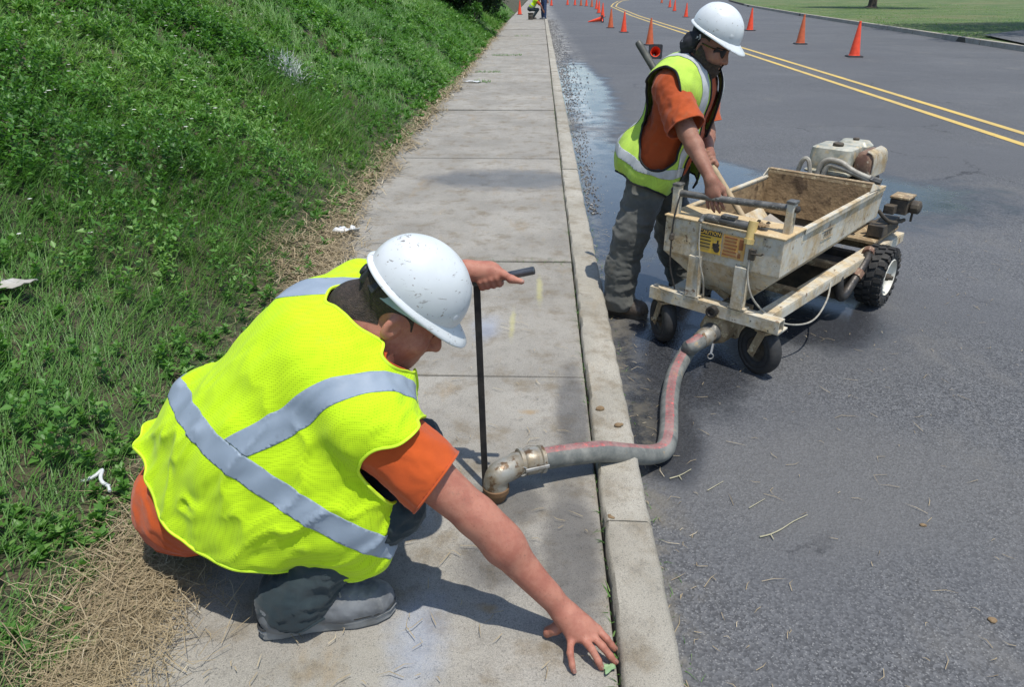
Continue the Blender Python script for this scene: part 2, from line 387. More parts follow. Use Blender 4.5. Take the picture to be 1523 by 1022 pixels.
# far verge: kerb and lawn beyond the road
ysl = [-6, 10, 20, 27.6, 32.3, 36, 40.4, 46, 52.5, 60, 68, 77, 90, 105, 260]
fk = MB(); P = []
for y in ysl: P += [(rk_x(y), y, -.2), (rk_x(y) + .02, y, .03), (rk_x(y) + .17, y, .035), (rk_x(y) + .2, y, -.2)]
fk.add(P, [(4 * i + q, 4 * i + q + 1, 4 * i + q + 5, 4 * i + q + 4) for i in range(len(ysl) - 1) for q in range(3)])
fk_core = tag(fk.build("far_kerb", M['gap']), kind="structure"); fk_core.scale = (1, 1, .96)
yy = 14.0
while yy < 80:
    L = 3.05; y0, y1 = yy + .02, yy + L - .02; b = MB()
    def sec(y): return [(rk_x(y) - .012, y, -.2), (rk_x(y) + .006, y, .04), (rk_x(y) + .175, y, .045), (rk_x(y) + .21, y, -.2)]
    a0, a1 = sec(y0), sec(y1)
    b.add(a0 + a1, [(0, 1, 5, 4), (1, 2, 6, 5), (2, 3, 7, 6), (3, 2, 1, 0), (4, 5, 6, 7)])
    b.build("kerb_stone", M['kerb'], fk_core, bevel=.012); yy += L
lw = MB(); P = []; cols = [0.18, 1.0, 3, 7, 14, 30, 80, 300]
def lawn_z(t, y): return .02 + .02 * t ** .8 + .02 * math.sin(y * .7 + t)
for y in ysl:
    for c in cols: P.append((rk_x(y) + c, y, lawn_z(c, y)))
nc = len(cols)
lw.add(P, [(i * nc + q, i * nc + q + 1, (i + 1) * nc + q + 1, (i + 1) * nc + q) for i in range(len(ysl) - 1) for q in range(nc - 1)])
tag(lw.build("lawn", M['lawn'], smooth=True), kind="structure")
# asphalt driveway strip cut into the lawn at the right
dv = MB()
def dvp(px, py, dzz=.075):
    p = PZ(px, py, .06); t = max(0, p[0] - rk_x(p[1])); return (p[0], p[1], lawn_z(t, p[1]) + dzz)
dv.add([dvp(1462, 54), dvp(1535, 68), dvp(1680, 62), dvp(1600, 45), dvp(1523, 47)], [(0, 1, 2, 3, 4)])
tag(dv.build("driveway", M['asphalt']), kind="structure")

# ------------------------------------------------------------------ foliage generators (numpy)
def blades(P, H, W, lean, az, droop, tint, seg=3):
    """grass blades: base points P, heights H, widths W, lean 0..1, azimuth az"""
    n = len(P); d = np.stack([np.cos(az), np.sin(az), np.zeros(n)], -1); sd = np.stack([-np.sin(az), np.cos(az), np.zeros(n)], -1)
    V = []; T = []
    for k in range(seg + 1):
        t = k / seg
        c = P + d * (H * (lean * t + droop * t * t))[:, None] + np.array([0, 0, 1.]) * (H * (t - .45 * droop * t * t * (1 + lean)))[:, None]
        w = W * (1 - t) ** .7 * .5
        if k < seg: V += [c - sd * w[:, None], c + sd * w[:, None]]
        else: V.append(c)
    m = 2 * seg + 1; V = np.stack(V, 1).reshape(-1, 3); b = np.arange(n)[:, None] * m; F = []
    for k in range(seg - 1): F += [[2 * k, 2 * k + 1, 2 * k + 3], [2 * k, 2 * k + 3, 2 * k + 2]]
    F.append([2 * seg - 2, 2 * seg - 1, 2 * seg])
    F = (b[:, :, None] + np.array(F)[None]).reshape(-1, 3)
    return V, F, np.repeat(tint, m)
def leaves(C, D, N, L, W, tint, fold=.25):
    """ovate leaves: base C, direction D, up N"""
    D = D / np.linalg.norm(D, axis=1, keepdims=True); S = np.cross(D, N); S /= np.linalg.norm(S, axis=1, keepdims=True) + 1e-9; U = np.cross(S, D)
    L = L[:, None]; W = W[:, None]
    V = np.stack([C, C + D * L * .4 + S * W * .5 + U * W * fold, C + D * L * .45 - U * W * .05, C + D * L * .4 - S * W * .5 + U * W * fold, C + D * L - U * L * .12], 1)
    n = len(C); b = np.arange(n)[:, None] * 5
    F = (b[:, :, None] + np.array([[0, 1, 2], [0, 2, 3], [1, 4, 2], [2, 4, 3]])[None]).reshape(-1, 3)
    return V.reshape(-1, 3), F, np.repeat(tint, 5)
def cat_geo(parts):
    Vs, Fs, Ts, o = [], [], [], 0
    for V, F, T in parts:
        Vs.append(V); Fs.append(F + o); Ts.append(T); o += len(V)
    return np.concatenate(Vs), np.concatenate(Fs), np.concatenate(Ts)
def scatter(n, y0, y1, tmax, tmin=0.0, power=2.0, seed=1):
    """points on the bank, thinning with distance so that the cover looks equally dense"""
    r = np.random.default_rng(seed); u = r.random(n)
    a, b = y0 + .7, y1 + .7; y = a * (b / a) ** u - .7
    t = tmin + (tmax - tmin) * r.random(n) ** .9; x = edge_x(y) - t
    px_ok = x > -(y + 1.3) * .92 - .35
    return x[px_ok], y[px_ok], r
# ================================================================== VEGETATION
def stuff_obj(name, geo, mat, label, cat):
    V, F, T = geo; me = np_mesh(name, V, F, T); return tag(link_mesh(name, me, mat, smooth=True), label, cat, kind="stuff")
# leafy weeds over the bank
def leafy(x, y): return np.clip((fbm(np.stack([x * .8, y * .5, x * 0 + 3], -1), 3) - .5) * 3.4 + np.clip((-x - 2.3) * .75, -.55, .9) * np.clip(1.5 - y / 9, -.1, 1) + .02, 0, 1)
x, y, r = scatter(34000, .35, 46, 4.2, .10, seed=3)
keep = r.random(len(x)) < .20 + .80 * leafy(x, y); x, y = x[keep], y[keep]; n = len(x)
dist = np.hypot(x, y); big = np.clip(dist / 6, .8, 3.2)
clump = np.clip((fbm(np.stack([x * 2.6, y * 2.0, x * 0 + 60], -1), 2) - .3) * 2.2, .15, 1.35)
hgt = (.05 + .20 * r.random(n)) * clump * np.clip((edge_x(y) - x) / .45, .4, 1.15)
base = np.stack([x, y, bank_z(x, y) - .01], -1)
nl = 15; k = np.arange(nl)[None, :]
fr = (k + r.random((n, nl))) / nl
az = k * 2.4 + r.random((n, 1)) * 6.28 + r.normal(0, .35, (n, nl))
stem_lean = np.stack([r.normal(.22, .25, n), r.normal(-.03, .25, n)], -1)
C = base[:, None, :] + np.concatenate([stem_lean[:, None, :] * fr[..., None], fr[..., None] ** .8], -1) * hgt[:, None, None]
el = .15 + .75 * fr + r.normal(0, .28, (n, nl))
D = np.stack([np.cos(az) * np.cos(el), np.sin(az) * np.cos(el), np.sin(el)], -1)
N = np.stack([r.normal(0, .35, (n, nl)) - np.cos(az) * .2, r.normal(0, .35, (n, nl)) - np.sin(az) * .2, np.ones((n, nl))], -1)
narrow = (fbm(np.stack([x * .7, y * .7, x * 0 + 9], -1), 2) > .52)
Lf = ((.030 + .038 * r.random((n, nl))) * (1 - .35 * fr) * big[:, None] ** .75) * np.where(narrow, 1.25, 1)[:, None]
Wf = Lf * np.where(narrow, .34, .60)[:, None] * r.uniform(.8, 1.2, (n, nl))
tint = np.clip(r.normal(.52, .15, (n, 1)) + ((fbm(np.stack([x * 1.1, y * .9, x * 0 + 77], -1), 3) - .5) * 1.3)[:, None] + r.normal(0, .16, (n, nl)) + .16 * fr, 0, 1)
geoL = leaves(C.reshape(-1, 3), D.reshape(-1, 3), N.reshape(-1, 3), Lf.ravel(), Wf.ravel(), tint.ravel())
stuff_obj("leafy_weeds", geoL, M['leaf'], "dense leafy green weeds covering the roadside bank", "weeds")
# grass blades
x, y, r = scatter(250000, .35, 55, 4.2, .05, seed=5)
lf = leafy(x, y); keep = r.random(len(x)) > .55 * lf; x, y = x[keep], y[keep]; n = len(x)
t = edge_x(y) - x; dist = np.hypot(x, y)
tall = np.clip((fbm(np.stack([x * .9, y * .7, x * 0 + 21], -1), 3) - .42) * 3.2, 0, 1)
H = (.06 + .11 * r.random(n) + .26 * tall * r.random(n)) * np.clip(t / .5, .3, 1)
W = (.0032 + .0032 * r.random(n)) * np.clip(dist / 4.5, .9, 5)
comb = fbm(np.stack([x * .5, y * .5, x * 0 + 40], -1), 2) * 6.0 - 1.8
az = comb + r.normal(0, 1.1, n)
tint = np.clip(r.normal(.50, .17, n) + .34 * tall * r.random(n) + (fbm(np.stack([x * 1.1, y * .9, x * 0 + 77], -1), 3) - .5) * .9, 0, 1)
P0 = np.stack([x, y, bank_z(x, y) - .01], -1)
stuff_obj("bank_grass", blades(P0, H, W, .25 + .5 * r.random(n), az, .25 + .5 * r.random(n), tint), M['blade'], "long uncut green grass on the roadside bank", "grass")
# dry straw along the edge of the sidewalk and in the corner by the crouching worker
def straw_pts(n, seed):
    r = np.random.default_rng(seed); u = r.random(n); a, b = .55 + 1.1, 38 + 1.1; y = a * (b / a) ** u - 1.1
    clump = fbm(np.stack([y * 1.6, y * 0, y * 0 + 2], -1), 3)
    x = edge_x(y) + r.normal(-.08, .085, n) + (clump - .5) * .25
    return x, y, r
x, y, r = straw_pts(10000, 8)
x2 = np.concatenate([x, r.normal(-1.13, .10, 3300), r.normal(-1.45, .14, 1500)]); y2 = np.concatenate([y, r.normal(1.50, .28, 3300), r.normal(4.4, .35, 1500)]); n = len(x2)
az = r.random(n) * 6.28; L = .05 + .15 * r.random(n) ** 1.5; inc = np.abs(r.normal(0, .16, n))
z = np.maximum(bank_z(x2, y2), .012) + np.abs(r.normal(0, .018, n))
d = np.stack([np.cos(az), np.sin(az), inc], -1); s = np.stack([-np.sin(az), np.cos(az), az * 0], -1); w = (.0006 + .0009 * r.random(n)) * np.clip(np.hypot(x2, y2) / 2.2, .8, 5)
A = np.stack([x2, y2, z], -1) - d * (L / 2)[:, None]; A[:, 2] = np.maximum(A[:, 2], .008); bow = s * (r.normal(0, .16, n) * L)[:, None]; B = A + d * L[:, None]
mid = (A + B) / 2 + bow; mid[:, 2] += np.abs(r.normal(0, .1, n)) * L
V = np.stack([A - s * w[:, None], A + s * w[:, None], mid - s * w[:, None], mid + s * w[:, None], B], 1).reshape(-1, 3)
F = (np.arange(n)[:, None, None] * 5 + np.array([[0, 1, 3], [0, 3, 2], [2, 3, 4]])[None]).reshape(-1, 3)
stuff_obj("dry_straw", (V, F, np.repeat(np.clip(r.normal(.5, .22, n), 0, 1), 5)), M['straw'], "dead straw and cut grass along the sidewalk edge", "straw")
# clippings strewn thinly over sidewalk and road
r = np.random.default_rng(33); n = 1500
x = np.concatenate([r.uniform(-.9, .2, 420), r.normal(.47, .08, 420), r.uniform(.5, 3.6, 660)]); y = np.concatenate([.9 + 8 * r.random(420) ** 1.6, .9 + 11 * r.random(420), .9 + 6 * r.random(660) ** 1.3])
z = np.where(x < .25, .012, ROAD + .006); az = r.random(n) * 6.28; L = .02 + .07 * r.random(n) ** 2
d = np.stack([np.cos(az), np.sin(az), az * 0], -1); s = np.stack([-np.sin(az), np.cos(az), az * 0], -1); w = np.full(n, .0011)
A = np.stack([x, y, z], -1) - d * (L / 2)[:, None]; B = A + d * L[:, None]; mid = (A + B) / 2 + s * (r.normal(0, .15, n) * L)[:, None]; mid[:, 2] += .004
V = np.stack([A - s * w[:, None], A + s * w[:, None], mid - s * w[:, None], mid + s * w[:, None], B], 1).reshape(-1, 3)
F = (np.arange(n)[:, None, None] * 5 + np.array([[0, 1, 3], [0, 3, 2], [2, 3, 4]])[None]).reshape(-1, 3)
stuff_obj("grass_clippings", (V, F, np.repeat(np.clip(r.normal(.55, .25, n), 0, 1), 5)), M['straw'], "thin grass clippings strewn over sidewalk and road", "clippings")
# weeds in the slab joints
geo = []
r = np.random.default_rng(12)
for (yy, xa, xb, cnt) in ((4.46, -.5, .2, 60), (20.1, -1.2, -.45, 130), (14.3, -1.2, -.9, 60), (16.0, -1.3, -.8, 80), (28.2, -.9, -.3, 60), (5.05, .2, .24, 20), (2.35, .19, .23, 26)):
    x = r.uniform(xa, xb, cnt); y = r.normal(yy, .02 if yy < 10 else .05, cnt); H = r.uniform(.02, .05, cnt) * (1.6 if yy > 12 else 1)
    geo.append(blades(np.stack([x, y, x * 0 - .004], -1), H, np.full(cnt, .003 if yy < 10 else .012), r.random(cnt), r.random(cnt) * 6.28, r.random(cnt), np.clip(r.normal(.5, .3, cnt), 0, 1), 2))
cnt = 700; y = 1 + 16 * r.random(cnt) ** 1.4; x = r.normal(.226, .006, cnt)
geo.append(blades(np.stack([x, y, x * 0 - .006], -1), r.uniform(.006, .03, cnt), r.uniform(.002, .006, cnt), r.random(cnt) * 1.5, r.random(cnt) * 6.28, r.random(cnt), np.clip(r.normal(.3, .3, cnt), 0, 1), 2))
cnt = 500; y = 1 + 14 * r.random(cnt) ** 1.2; x = .405 + np.abs(r.normal(0, .02, cnt))
geo.append(blades(np.stack([x, y, x * 0 + ROAD - .003], -1), r.uniform(.008, .035, cnt), r.uniform(.002, .004, cnt), r.random(cnt) * 1.5, r.random(cnt) * 6.28, r.random(cnt), np.clip(r.normal(.6, .3, cnt), 0, 1), 2))
stuff_obj("joint_weeds", cat_geo(geo), M['blade'], "tiny weeds growing in the joints beside the kerb", "weeds")
# small white blossoms among the weeds
x, y, r = scatter(420, 2.5, 22, 3.4, .7, seed=71); n = len(x); z = bank_z(x, y) + r.uniform(.10, .22, n)
C = np.repeat(np.stack([x, y, z], -1), 5, 0); aa = np.tile(np.arange(5) * 1.2566, n) + r.random(n * 5) * .3; D = np.stack([np.cos(aa), np.sin(aa), np.full(n * 5, .35)], -1); N = np.tile([[.15, -.1, 1.]], (n * 5, 1)); L = np.repeat(r.uniform(.008, .017, n), 5)
M['petal'] = leafmat("white_petal", (.62, .64, .62), (.7, .7, .68), (.75, .75, .72), .7, .2)
stuff_obj("white_blossoms", leaves(C, D, N, L, L * .9, r.random(n * 5)), M['petal'], "small white blossoms dotted through the bank weeds", "flowers")
r = np.random.default_rng(2)
# lawn tufts
n = 26000; y = 16 + 60 * r.random(n) ** 1.6; rkx = np.array([rk_x(v) for v in y]); t = .2 + 16 * r.random(n) ** 1.5; x = rkx + t
P0 = np.stack([x, y, .02 + .02 * t ** .8 + .02 * np.sin(y * .7 + t)], -1)
stuff_obj("lawn_tufts", blades(P0, r.uniform(.03, .075, n), r.uniform(.015, .035, n), r.random(n), r.random(n) * 6.28, r.random(n), np.clip(r.normal(.7, .2, n), 0, 1), 1), M['blade'], "short mown grass tufts on the lawn across the road", "grass")
# gravel spill in the far gutter
n = 2600; y = 6 + 40 * r.random(n) ** 1.2; x = .43 + np.abs(r.normal(0, .22, n)) * np.clip((y - 3) / 14, .25, 1); s = r.uniform(.006, .02, n) * np.clip(y / 14, .7, 1.7)
oct_v = np.array([[1, 0, 0], [-1, 0, 0], [0, 1, 0], [0, -1, 0], [0, 0, .7], [0, 0, -.5]]); oct_f = np.array([[0, 2, 4], [2, 1, 4], [1, 3, 4], [3, 0, 4], [2, 0, 5], [1, 2, 5], [3, 1, 5], [0, 3, 5]])
V = np.stack([x, y, np.full(n, ROAD + .004)], -1)[:, None, :] + oct_v[None] * s[:, None, None] * r.uniform(.6, 1.2, (n, 6, 1))
F = (np.arange(n)[:, None, None] * 6 + oct_f[None]).reshape(-1, 3)
M['gravel'] = leafmat("gravel", (.10, .10, .095), (.22, .215, .205), (.40, .39, .37), .85, 0.0)
stuff_obj("gravel", (V.reshape(-1, 3), F, np.repeat(r.random(n), 6)), M['gravel'], "pale gravel washed along the gutter", "gravel")

# trees and shrubs
def crown_geo(c, R, n, leaf, seed, flat=.8, clumps=14):
    r = np.random.default_rng(seed); c = np.array(c)
    cc = r.normal(0, .55, (clumps, 3)); cc /= np.maximum(1, np.linalg.norm(cc, axis=1, keepdims=True)); cc = cc * R * np.array([1, 1, flat])
    w = r.integers(0, clumps, n); p = r.normal(0, 1, (n, 3)); p /= np.linalg.norm(p, axis=1, keepdims=True); p *= (r.random((n, 1)) ** .45) * R * r.uniform(.35, .5, (clumps, 1))[w]
    C = c + cc[w] + p; D = r.normal(0, 1, (n, 3)) + p / R; N = r.normal(0, .5, (n, 3)) + np.array([0, 0, 1.])
    L = leaf * r.uniform(.7, 1.3, n); return leaves(C, D, N, L, L * .55, np.clip(r.normal(.4, .2, n) + .1 * r.random(clumps)[w], 0, 1))
def tree(name, base, h, R, leaf, n, seed, label, tr=.2):
    e = empty(name, base, 0, label, "tree", None); r = random.Random(seed)
    m = MB(); pts = [(0, 0, -.15), (.02, 0, .25), (0, .05, h * .3), (.1, 0, h * .62)]
    m.tube(smooth_path(pts, 4), [tr * (1.5 if i == 0 else 1.15 if i < 3 else 1 - i * .05) for i in range(13)], 12)
    for k in range(7):
        a = k * .9 + r.random(); m.tube(smooth_path([(0, 0, h * (.33 + .04 * k)), (math.cos(a) * R * .35, math.sin(a) * R * .35, h * (.55 + .03 * k)), (math.cos(a) * R * .7, math.sin(a) * R * .7, h * (.68 + .03 * k))], 4), [tr * .45 * (1 - i * .1) for i in range(9)], 7)
    m.build("trunk", M['bark'], e, True)
    V, F, T = crown_geo((0, 0, h * .72), R, n, leaf, seed); link_mesh("crown", np_mesh("crown", V, F, T), M['leaf'], e)
    return e
pt = PZ(1297, 7, .3); tree("lawn_tree", (pt[0], pt[1], .25), 9, 4.6, .22, 14000, 4, "broad shade tree with dark trunk on the lawn across the road", .38)
pt = PZ(1640, 20, .3); tree("lawn_tree", (20.3, 30.0, .15), 10, 5.2, .22, 14000, 6, "broad shade tree beside the driveway across the road", .35)
def shrub(name, c, R, n, leaf, seed, label, mat):
    e = empty(name, c, 0, label, "shrub"); r = random.Random(seed); m = MB()
    for k in range(6):
        a = k * 1.05; m.tube([(0, 0, -.1), (math.cos(a) * R * .3, math.sin(a) * R * .3, R * .5), (math.cos(a) * R * .55, math.sin(a) * R * .55, R)], [.05, .035, .015], 6)
    m.build("stem", M['bark'], e)
    V, F, T = crown_geo((0, 0, R * .8), R, n, leaf, seed, .7); link_mesh("foliage", np_mesh("foliage", V, F, T), mat, e); return e
M['darkleaf'] = leafmat("shrub_leaf", (.010, .028, .010), (.020, .050, .016), (.04, .085, .03))
for i, (px, py, R, lab) in enumerate(((650, 10, 1.5, "dark evergreen shrub highest on the bank"), (688, 24, 1.35, "wide dark evergreen shrub between two others on the bank"), (722, 24, .95, "small dark evergreen shrub beside the black post"))):
    q = bank_hit(px, py); shrub("evergreen_shrub", (q[0] - .3, q[1] + R * .9, float(bank_z(q[0] - .3, q[1] + R * .9)) - .25), R, 7000, .13, 20 + i, lab, M['darkleaf'])
q = bank_hit(702, 34); shrub("weed_bush", tuple(q - np.array([0, 0, .1])), .42, 2400, .08, 31, "bright green leafy bush on the bank before the dark shrubs", M['leaf'])
q = bank_hit(742, 30); shrub("weed_bush", tuple(q - np.array([0, 0, .1])), .35, 1500, .08, 32, "low green bush at the foot of the black post", M['leaf'])
# ================================================================== PUMP CART
M['cream'] = None
def make_cream(name, base=(.56, .53, .44), mud=(.42, .31, .17), mudlo=.40, mudhi=.66):
    t = NT(name); n1 = t.noise(7, 6, .68); n2 = t.noise(55, 4, .7); n3 = t.noise(16, 6, .7, dist=.6)
    col = t.mix(t.ramp(n1, mudlo, mudhi), base, mud)
    col = t.mix(t.ramp(t.noise(26, 6, .75), .52, .62, 0, .85), col, (.60, .49, .30))
    col = t.mix(t.ramp(n3, .61, .67, 0, .9), col, (.17, .095, .045))
    col = t.mix(t.ramp(n2, .645, .68), col, (.03, .026, .022))
    col = t.mix(t.ramp(t.noise(9, 7, .75, vec=t.map((1, 1, .3))), .52, .68, 0, .6), col, (.12, .10, .075))
    nr = t.bump(t.math('ADD', n2, t.math('MULTIPLY', n3, .6)), .45, .003)
    t.bsdf(col, t.ramp(n1, .3, .7, .5, .9), 0, nr, .4); return t.m
M['cream'] = make_cream("chipped_cream_paint")
M['muddy'] = make_cream("mud_caked_steel", (.36, .27, .16), (.24, .165, .09), .35, .6)
M['tanpaint'] = make_cream("sandy_deck", (.56, .42, .23), (.47, .34, .18), .3, .7)
M['rubber'] = simple("tyre_rubber", (.022, .022, .022), (.035, .033, .03), 14, .75, bump=.3, spots=(.09, .075, .055), spot_scale=16, spot_t=(.6, .72))
M['blacksteel'] = simple("greasy_black_steel", (.03, .03, .03), (.07, .06, .05), 25, .5, .4, .3)
M['greysteel'] = simple("worn_grey_pipe", (.17, .165, .15), (.07, .068, .062), 22, .5, .35, .3, spots=(.35, .33, .28), spot_scale=40, spot_t=(.6, .66))
M['rim'] = simple("white_rim", (.70, .68, .60), (.55, .52, .43), 18, .5, spots=(.3, .24, .15), spot_scale=25, spot_t=(.64, .72))
M['sticker_y'] = simple("yellow_sticker", (.72, .44, .04), (.55, .36, .09), 20, .55, spots=(.42, .36, .25), spot_scale=45, spot_t=(.58, .68))
M['sticker_o'] = simple("orange_sticker", (.62, .33, .08), (.50, .32, .14), 20, .55, spots=(.5, .44, .33), spot_scale=45, spot_t=(.56, .66))
M['ink'] = simple("black_ink", (.03, .025, .02), (.05, .04, .03), 20, .7)
M['ink_o'] = simple("brown_print", (.26, .09, .03), (.33, .15, .06), 20, .7)
M['slurry'] = simple("wet_sand_grout", (.30, .205, .105), (.17, .11, .055), 6, .75, bump=.7, bscale=18, bdist=.02, spots=(.075, .045, .022), spot_scale=9, spot_t=(.52, .64))
M['greyslurry'] = simple("grey_grout", (.36, .33, .29), (.28, .26, .23), 9, .75, bump=.6, bscale=22, bdist=.02)
M['yellowpvc'] = simple("yellow_plastic", (.62, .46, .17), (.5, .36, .14), 25, .5)
M['engine'] = simple("engine_grey_green", (.52, .50, .41), (.27, .28, .23), 16, .55, .15, .25, spots=(.55, .45, .28), spot_scale=22, spot_t=(.5, .64))
M['enginedark'] = simple("engine_dark", (.05, .045, .04), (.12, .095, .065), 18, .7, .3, .4)
M['rust'] = simple("rusty_muffler", (.16, .085, .06), (.26, .17, .11), 22, .8, .2, .4, spots=(.45, .36, .26), spot_scale=30, spot_t=(.58, .66))
M['cable'] = simple("grey_cable", (.38, .36, .30), (.25, .23, .19), 40, .5)
CART = empty("pump_cart", (.88, 3.38, ROAD), rad(-40), "mud caked cream grout pump cart with open hopper, caster wheels and rear engine", "cart")
def cbox(name, c, s, mat, rot=None, bevel=.003, parent=None): return MB().box(c, s, rot).build(name, mat, parent or CART, bevel=bevel)
# front cross beam: hollow square tube
def sq_tube(m, a, b, w, h, wall=.005):
    a, b = Vector(a), Vector(b); d = (b - a).normalized(); s = d.cross(Vector((0, 0, 1))).normalized(); u = s.cross(d); P = []
    for q in (a, b):
        for k in (1, 1 - 2 * wall / w):
            for sx, sy in ((-1, -1), (1, -1), (1, 1), (-1, 1)): P.append(q + s * sx * w / 2 * k + u * sy * h / 2 * k)
    F = []
    for i in range(4):
        j = (i + 1) % 4; F += [(i, j, 8 + j, 8 + i), (4 + j, 4 + i, 12 + i, 12 + j), (j, i, 4 + i, 4 + j), (8 + i, 8 + j, 12 + j, 12 + i)]
    m.add(P, F)
m = MB(); sq_tube(m, (-.345, -.02, .285), (.345, -.02, .285), .062, .062); beam = m.build("front_beam", M['cream'], CART)
m = MB(); m.lathe([(.018, 0), (.027, .002), (.029, .02), (.027, .034), (.018, .034), (.012, .02)], (.02, -.052, .285), (0, -1, 0), 16); m.build("drain_plug", M['blacksteel'], beam, True)
# long rails, channel section
for s in (-1, 1):
    m = MB(); a, b = Vector((s * .235, .01, .30)), Vector((s * .305, 1.78, .315)); d = (b - a).normalized(); pr = Vector((d.y, -d.x, 0))
    R = Matrix((pr, d, (0, 0, 1))).transposed(); c = (a + b) / 2; L = (b - a).length
    m.box(c, (.072, L, .010), R); m.box(c + pr * s * .033 + Vector((0, 0, -.028)), (.008, L - .004, .05), R); m.box(c - pr * s * .030 + Vector((0, 0, -.025)), (.006, L - .004, .044), R)
    m.build("rail", M['cream'], CART, bevel=.002)
for yv in (.42, .95, 1.45): cbox("cross_member", (0, yv, .292), (.5, .05, .035), M['muddy'])
# caster wheels: plate, fork, tyre
def caster(x, y, rz):
    R = rotm(0, 0, rz); c = Vector((x, y, .125)); top = cbox("caster_plate", (x, y + .01, .247), (.135, .105, .011), M['cream'])
    f = MB()
    off = R @ Vector((0, .035, 0))
    for s in (-1, 1):
        a = Vector((x, y, .225)) + R @ Vector((s * .04, 0, 0)); b = c + R @ Vector((s * .046, 0, 0)) + off
        dd = (b - a).normalized(); w = R @ Vector((1, 0, 0)); pr = dd.cross(w)
        RR = Matrix((w, pr, dd)).transposed(); f.box((a + b) / 2, (.007, .042, (b - a).length + .05), RR)
    f.box((x, y, .236), (.10, .07, .012), R); f.tube([c + off + R @ Vector((-.065, 0, 0)), c + off + R @ Vector((.065, 0, 0))], .011, 8)
    f.lathe([(.03, 0), (.034, .01), (.03, .02)], (x, y, .218), (0, 0, 1), 14); f.build("caster_fork", M['muddy'], CART, bevel=.002)
    w = MB(); ax = R @ Vector((1, 0, 0)); cc = c + off
    w.lathe([(.060, -.024), (.066, -.032), (.085, -.034), (.092, -.031), (.098, -.036), (.108, -.034), (.120, -.026), (.1245, -.010), (.1245, .010), (.120, .026), (.108, .034), (.098, .036), (.092, .031), (.085, .034), (.066, .032), (.060, .024)], cc, ax, 36, cap=False)
    ty = w.build("caster_wheel", M['rubber'], CART, True, sharp=55)
    h = MB(); h.lathe([(.02, -.036), (.022, -.016), (.050, -.012), (.0605, -.022), (.0605, .022), (.050, .012), (.022, .016), (.02, .036)], cc, ax, 24); h.build("hub", M['enginedark'], ty, True)
    return ty
caster(-.27, .01, rad(52)); caster(.275, .01, rad(68))
# hopper
ZT, ZM, ZB = .69, .515, .315
def quad_plate(m, P, th):
    P = [Vector(p) for p in P]; n = (P[1] - P[0]).cross(P[2] - P[0]).normalized() * th
    m.hexa([P[0], P[1], P[2], P[3], P[0] + n, P[1] + n, P[2] + n, P[3] + n])
hp = MB(); x0, y0, y1 = .30, -.03, 1.30; xb, yb0, yb1 = .11, .11, 1.05
ring_t = [(-x0, y0, ZT), (x0, y0, ZT), (x0, y1, ZT), (-x0, y1, ZT)]; ring_m = [(-x0, y0, ZM), (x0, y0, ZM), (x0 - .01, y1, ZM), (-x0 + .01, y1, ZM)]; ring_b = [(-xb, yb0, ZB), (xb, yb0, ZB), (xb, yb1, ZB), (-xb, yb1, ZB)]
def inner(p, k=.008):
    c = Vector((0, .63, p[2])); q = Vector(p); return q + Vector((-k if q.x > 0 else k, k if q.y < .6 else -k, 0))
rings = ring_t + ring_m + ring_b; V8 = [Vector(p) for p in rings] + [inner(p) + Vector((0, 0, .0 if i < 4 else .008)) for i, p in enumerate(rings)]
Fh = []
for lv in (0, 4):
    for i in range(4):
        j = (i + 1) % 4; Fh += [(lv + i, lv + j, lv + 4 + j, lv + 4 + i), (12 + lv + j, 12 + lv + i, 12 + lv + 4 + i, 12 + lv + 4 + j)]
for i in range(4): j = (i + 1) % 4; Fh.append((j, i, 12 + i, 12 + j))
Fh += [(8, 9, 10, 11), (23, 22, 21, 20)]
hp.add(V8, Fh); hopper = hp.build("hopper", M['cream'], CART, bevel=.002)
def part(m, name, mat, parent=None, **k): return m.build(name, mat, parent or CART, **k)
part(MB().box((0, .075, ZT + .006), (.612, .225, .008)), "front_deck", M['tanpaint'], bevel=.002)
for s in (-1, 1): part(MB().box((s * .297, .735, ZT + .004), (.026, 1.10, .010)).box((s * .3065, .735, ZT - .008), (.005, 1.10, .022)), "rim_flange", M['cream'], hopper, bevel=.002)
# inner liner caked with sand, wet mix at the bottom
m = MB(); 
for s in (-1, 1): m.add([(s * .287, .185, ZT - .01), (s * .287, 1.285, ZT - .01), (s * .283, 1.285, ZM), (s * .283, .185, ZM), (s * .145, 1.15, ZB + .05), (s * .145, .16, ZB + .05)], [(0, 1, 2, 3), (3, 2, 4, 5)])
m.add([(-.288, 1.078, ZT + .03), (.288, 1.078, ZT + .03), (.28, 1.04, ZM - .02), (-.28, 1.04, ZM - .02)], [(0, 1, 2, 3)])
part(m, "sand_liner", M['slurry'], hopper)
gx, gy = np.meshgrid(np.linspace(-.225, .225, 24), np.linspace(.17, 1.04, 44), indexing='ij')
gz_ = .40 + .05 * fbm(np.stack([gx * 7, gy * 7, gx * 0], -1), 3) + .05 * np.clip((gy - .9) / .4, 0, 1) + .05 * (gx / .225) ** 2
idx = np.arange(gx.size).reshape(gx.shape); Fq = np.stack([idx[:-1, :-1], idx[1:, :-1], idx[1:, 1:], idx[:-1, 1:]], -1).reshape(-1, 4)
link_mesh("grout_mix", np_mesh("grout_mix", np.stack([gx, gy, gz_], -1).reshape(-1, 3), Fq), M['greyslurry'], hopper, True)
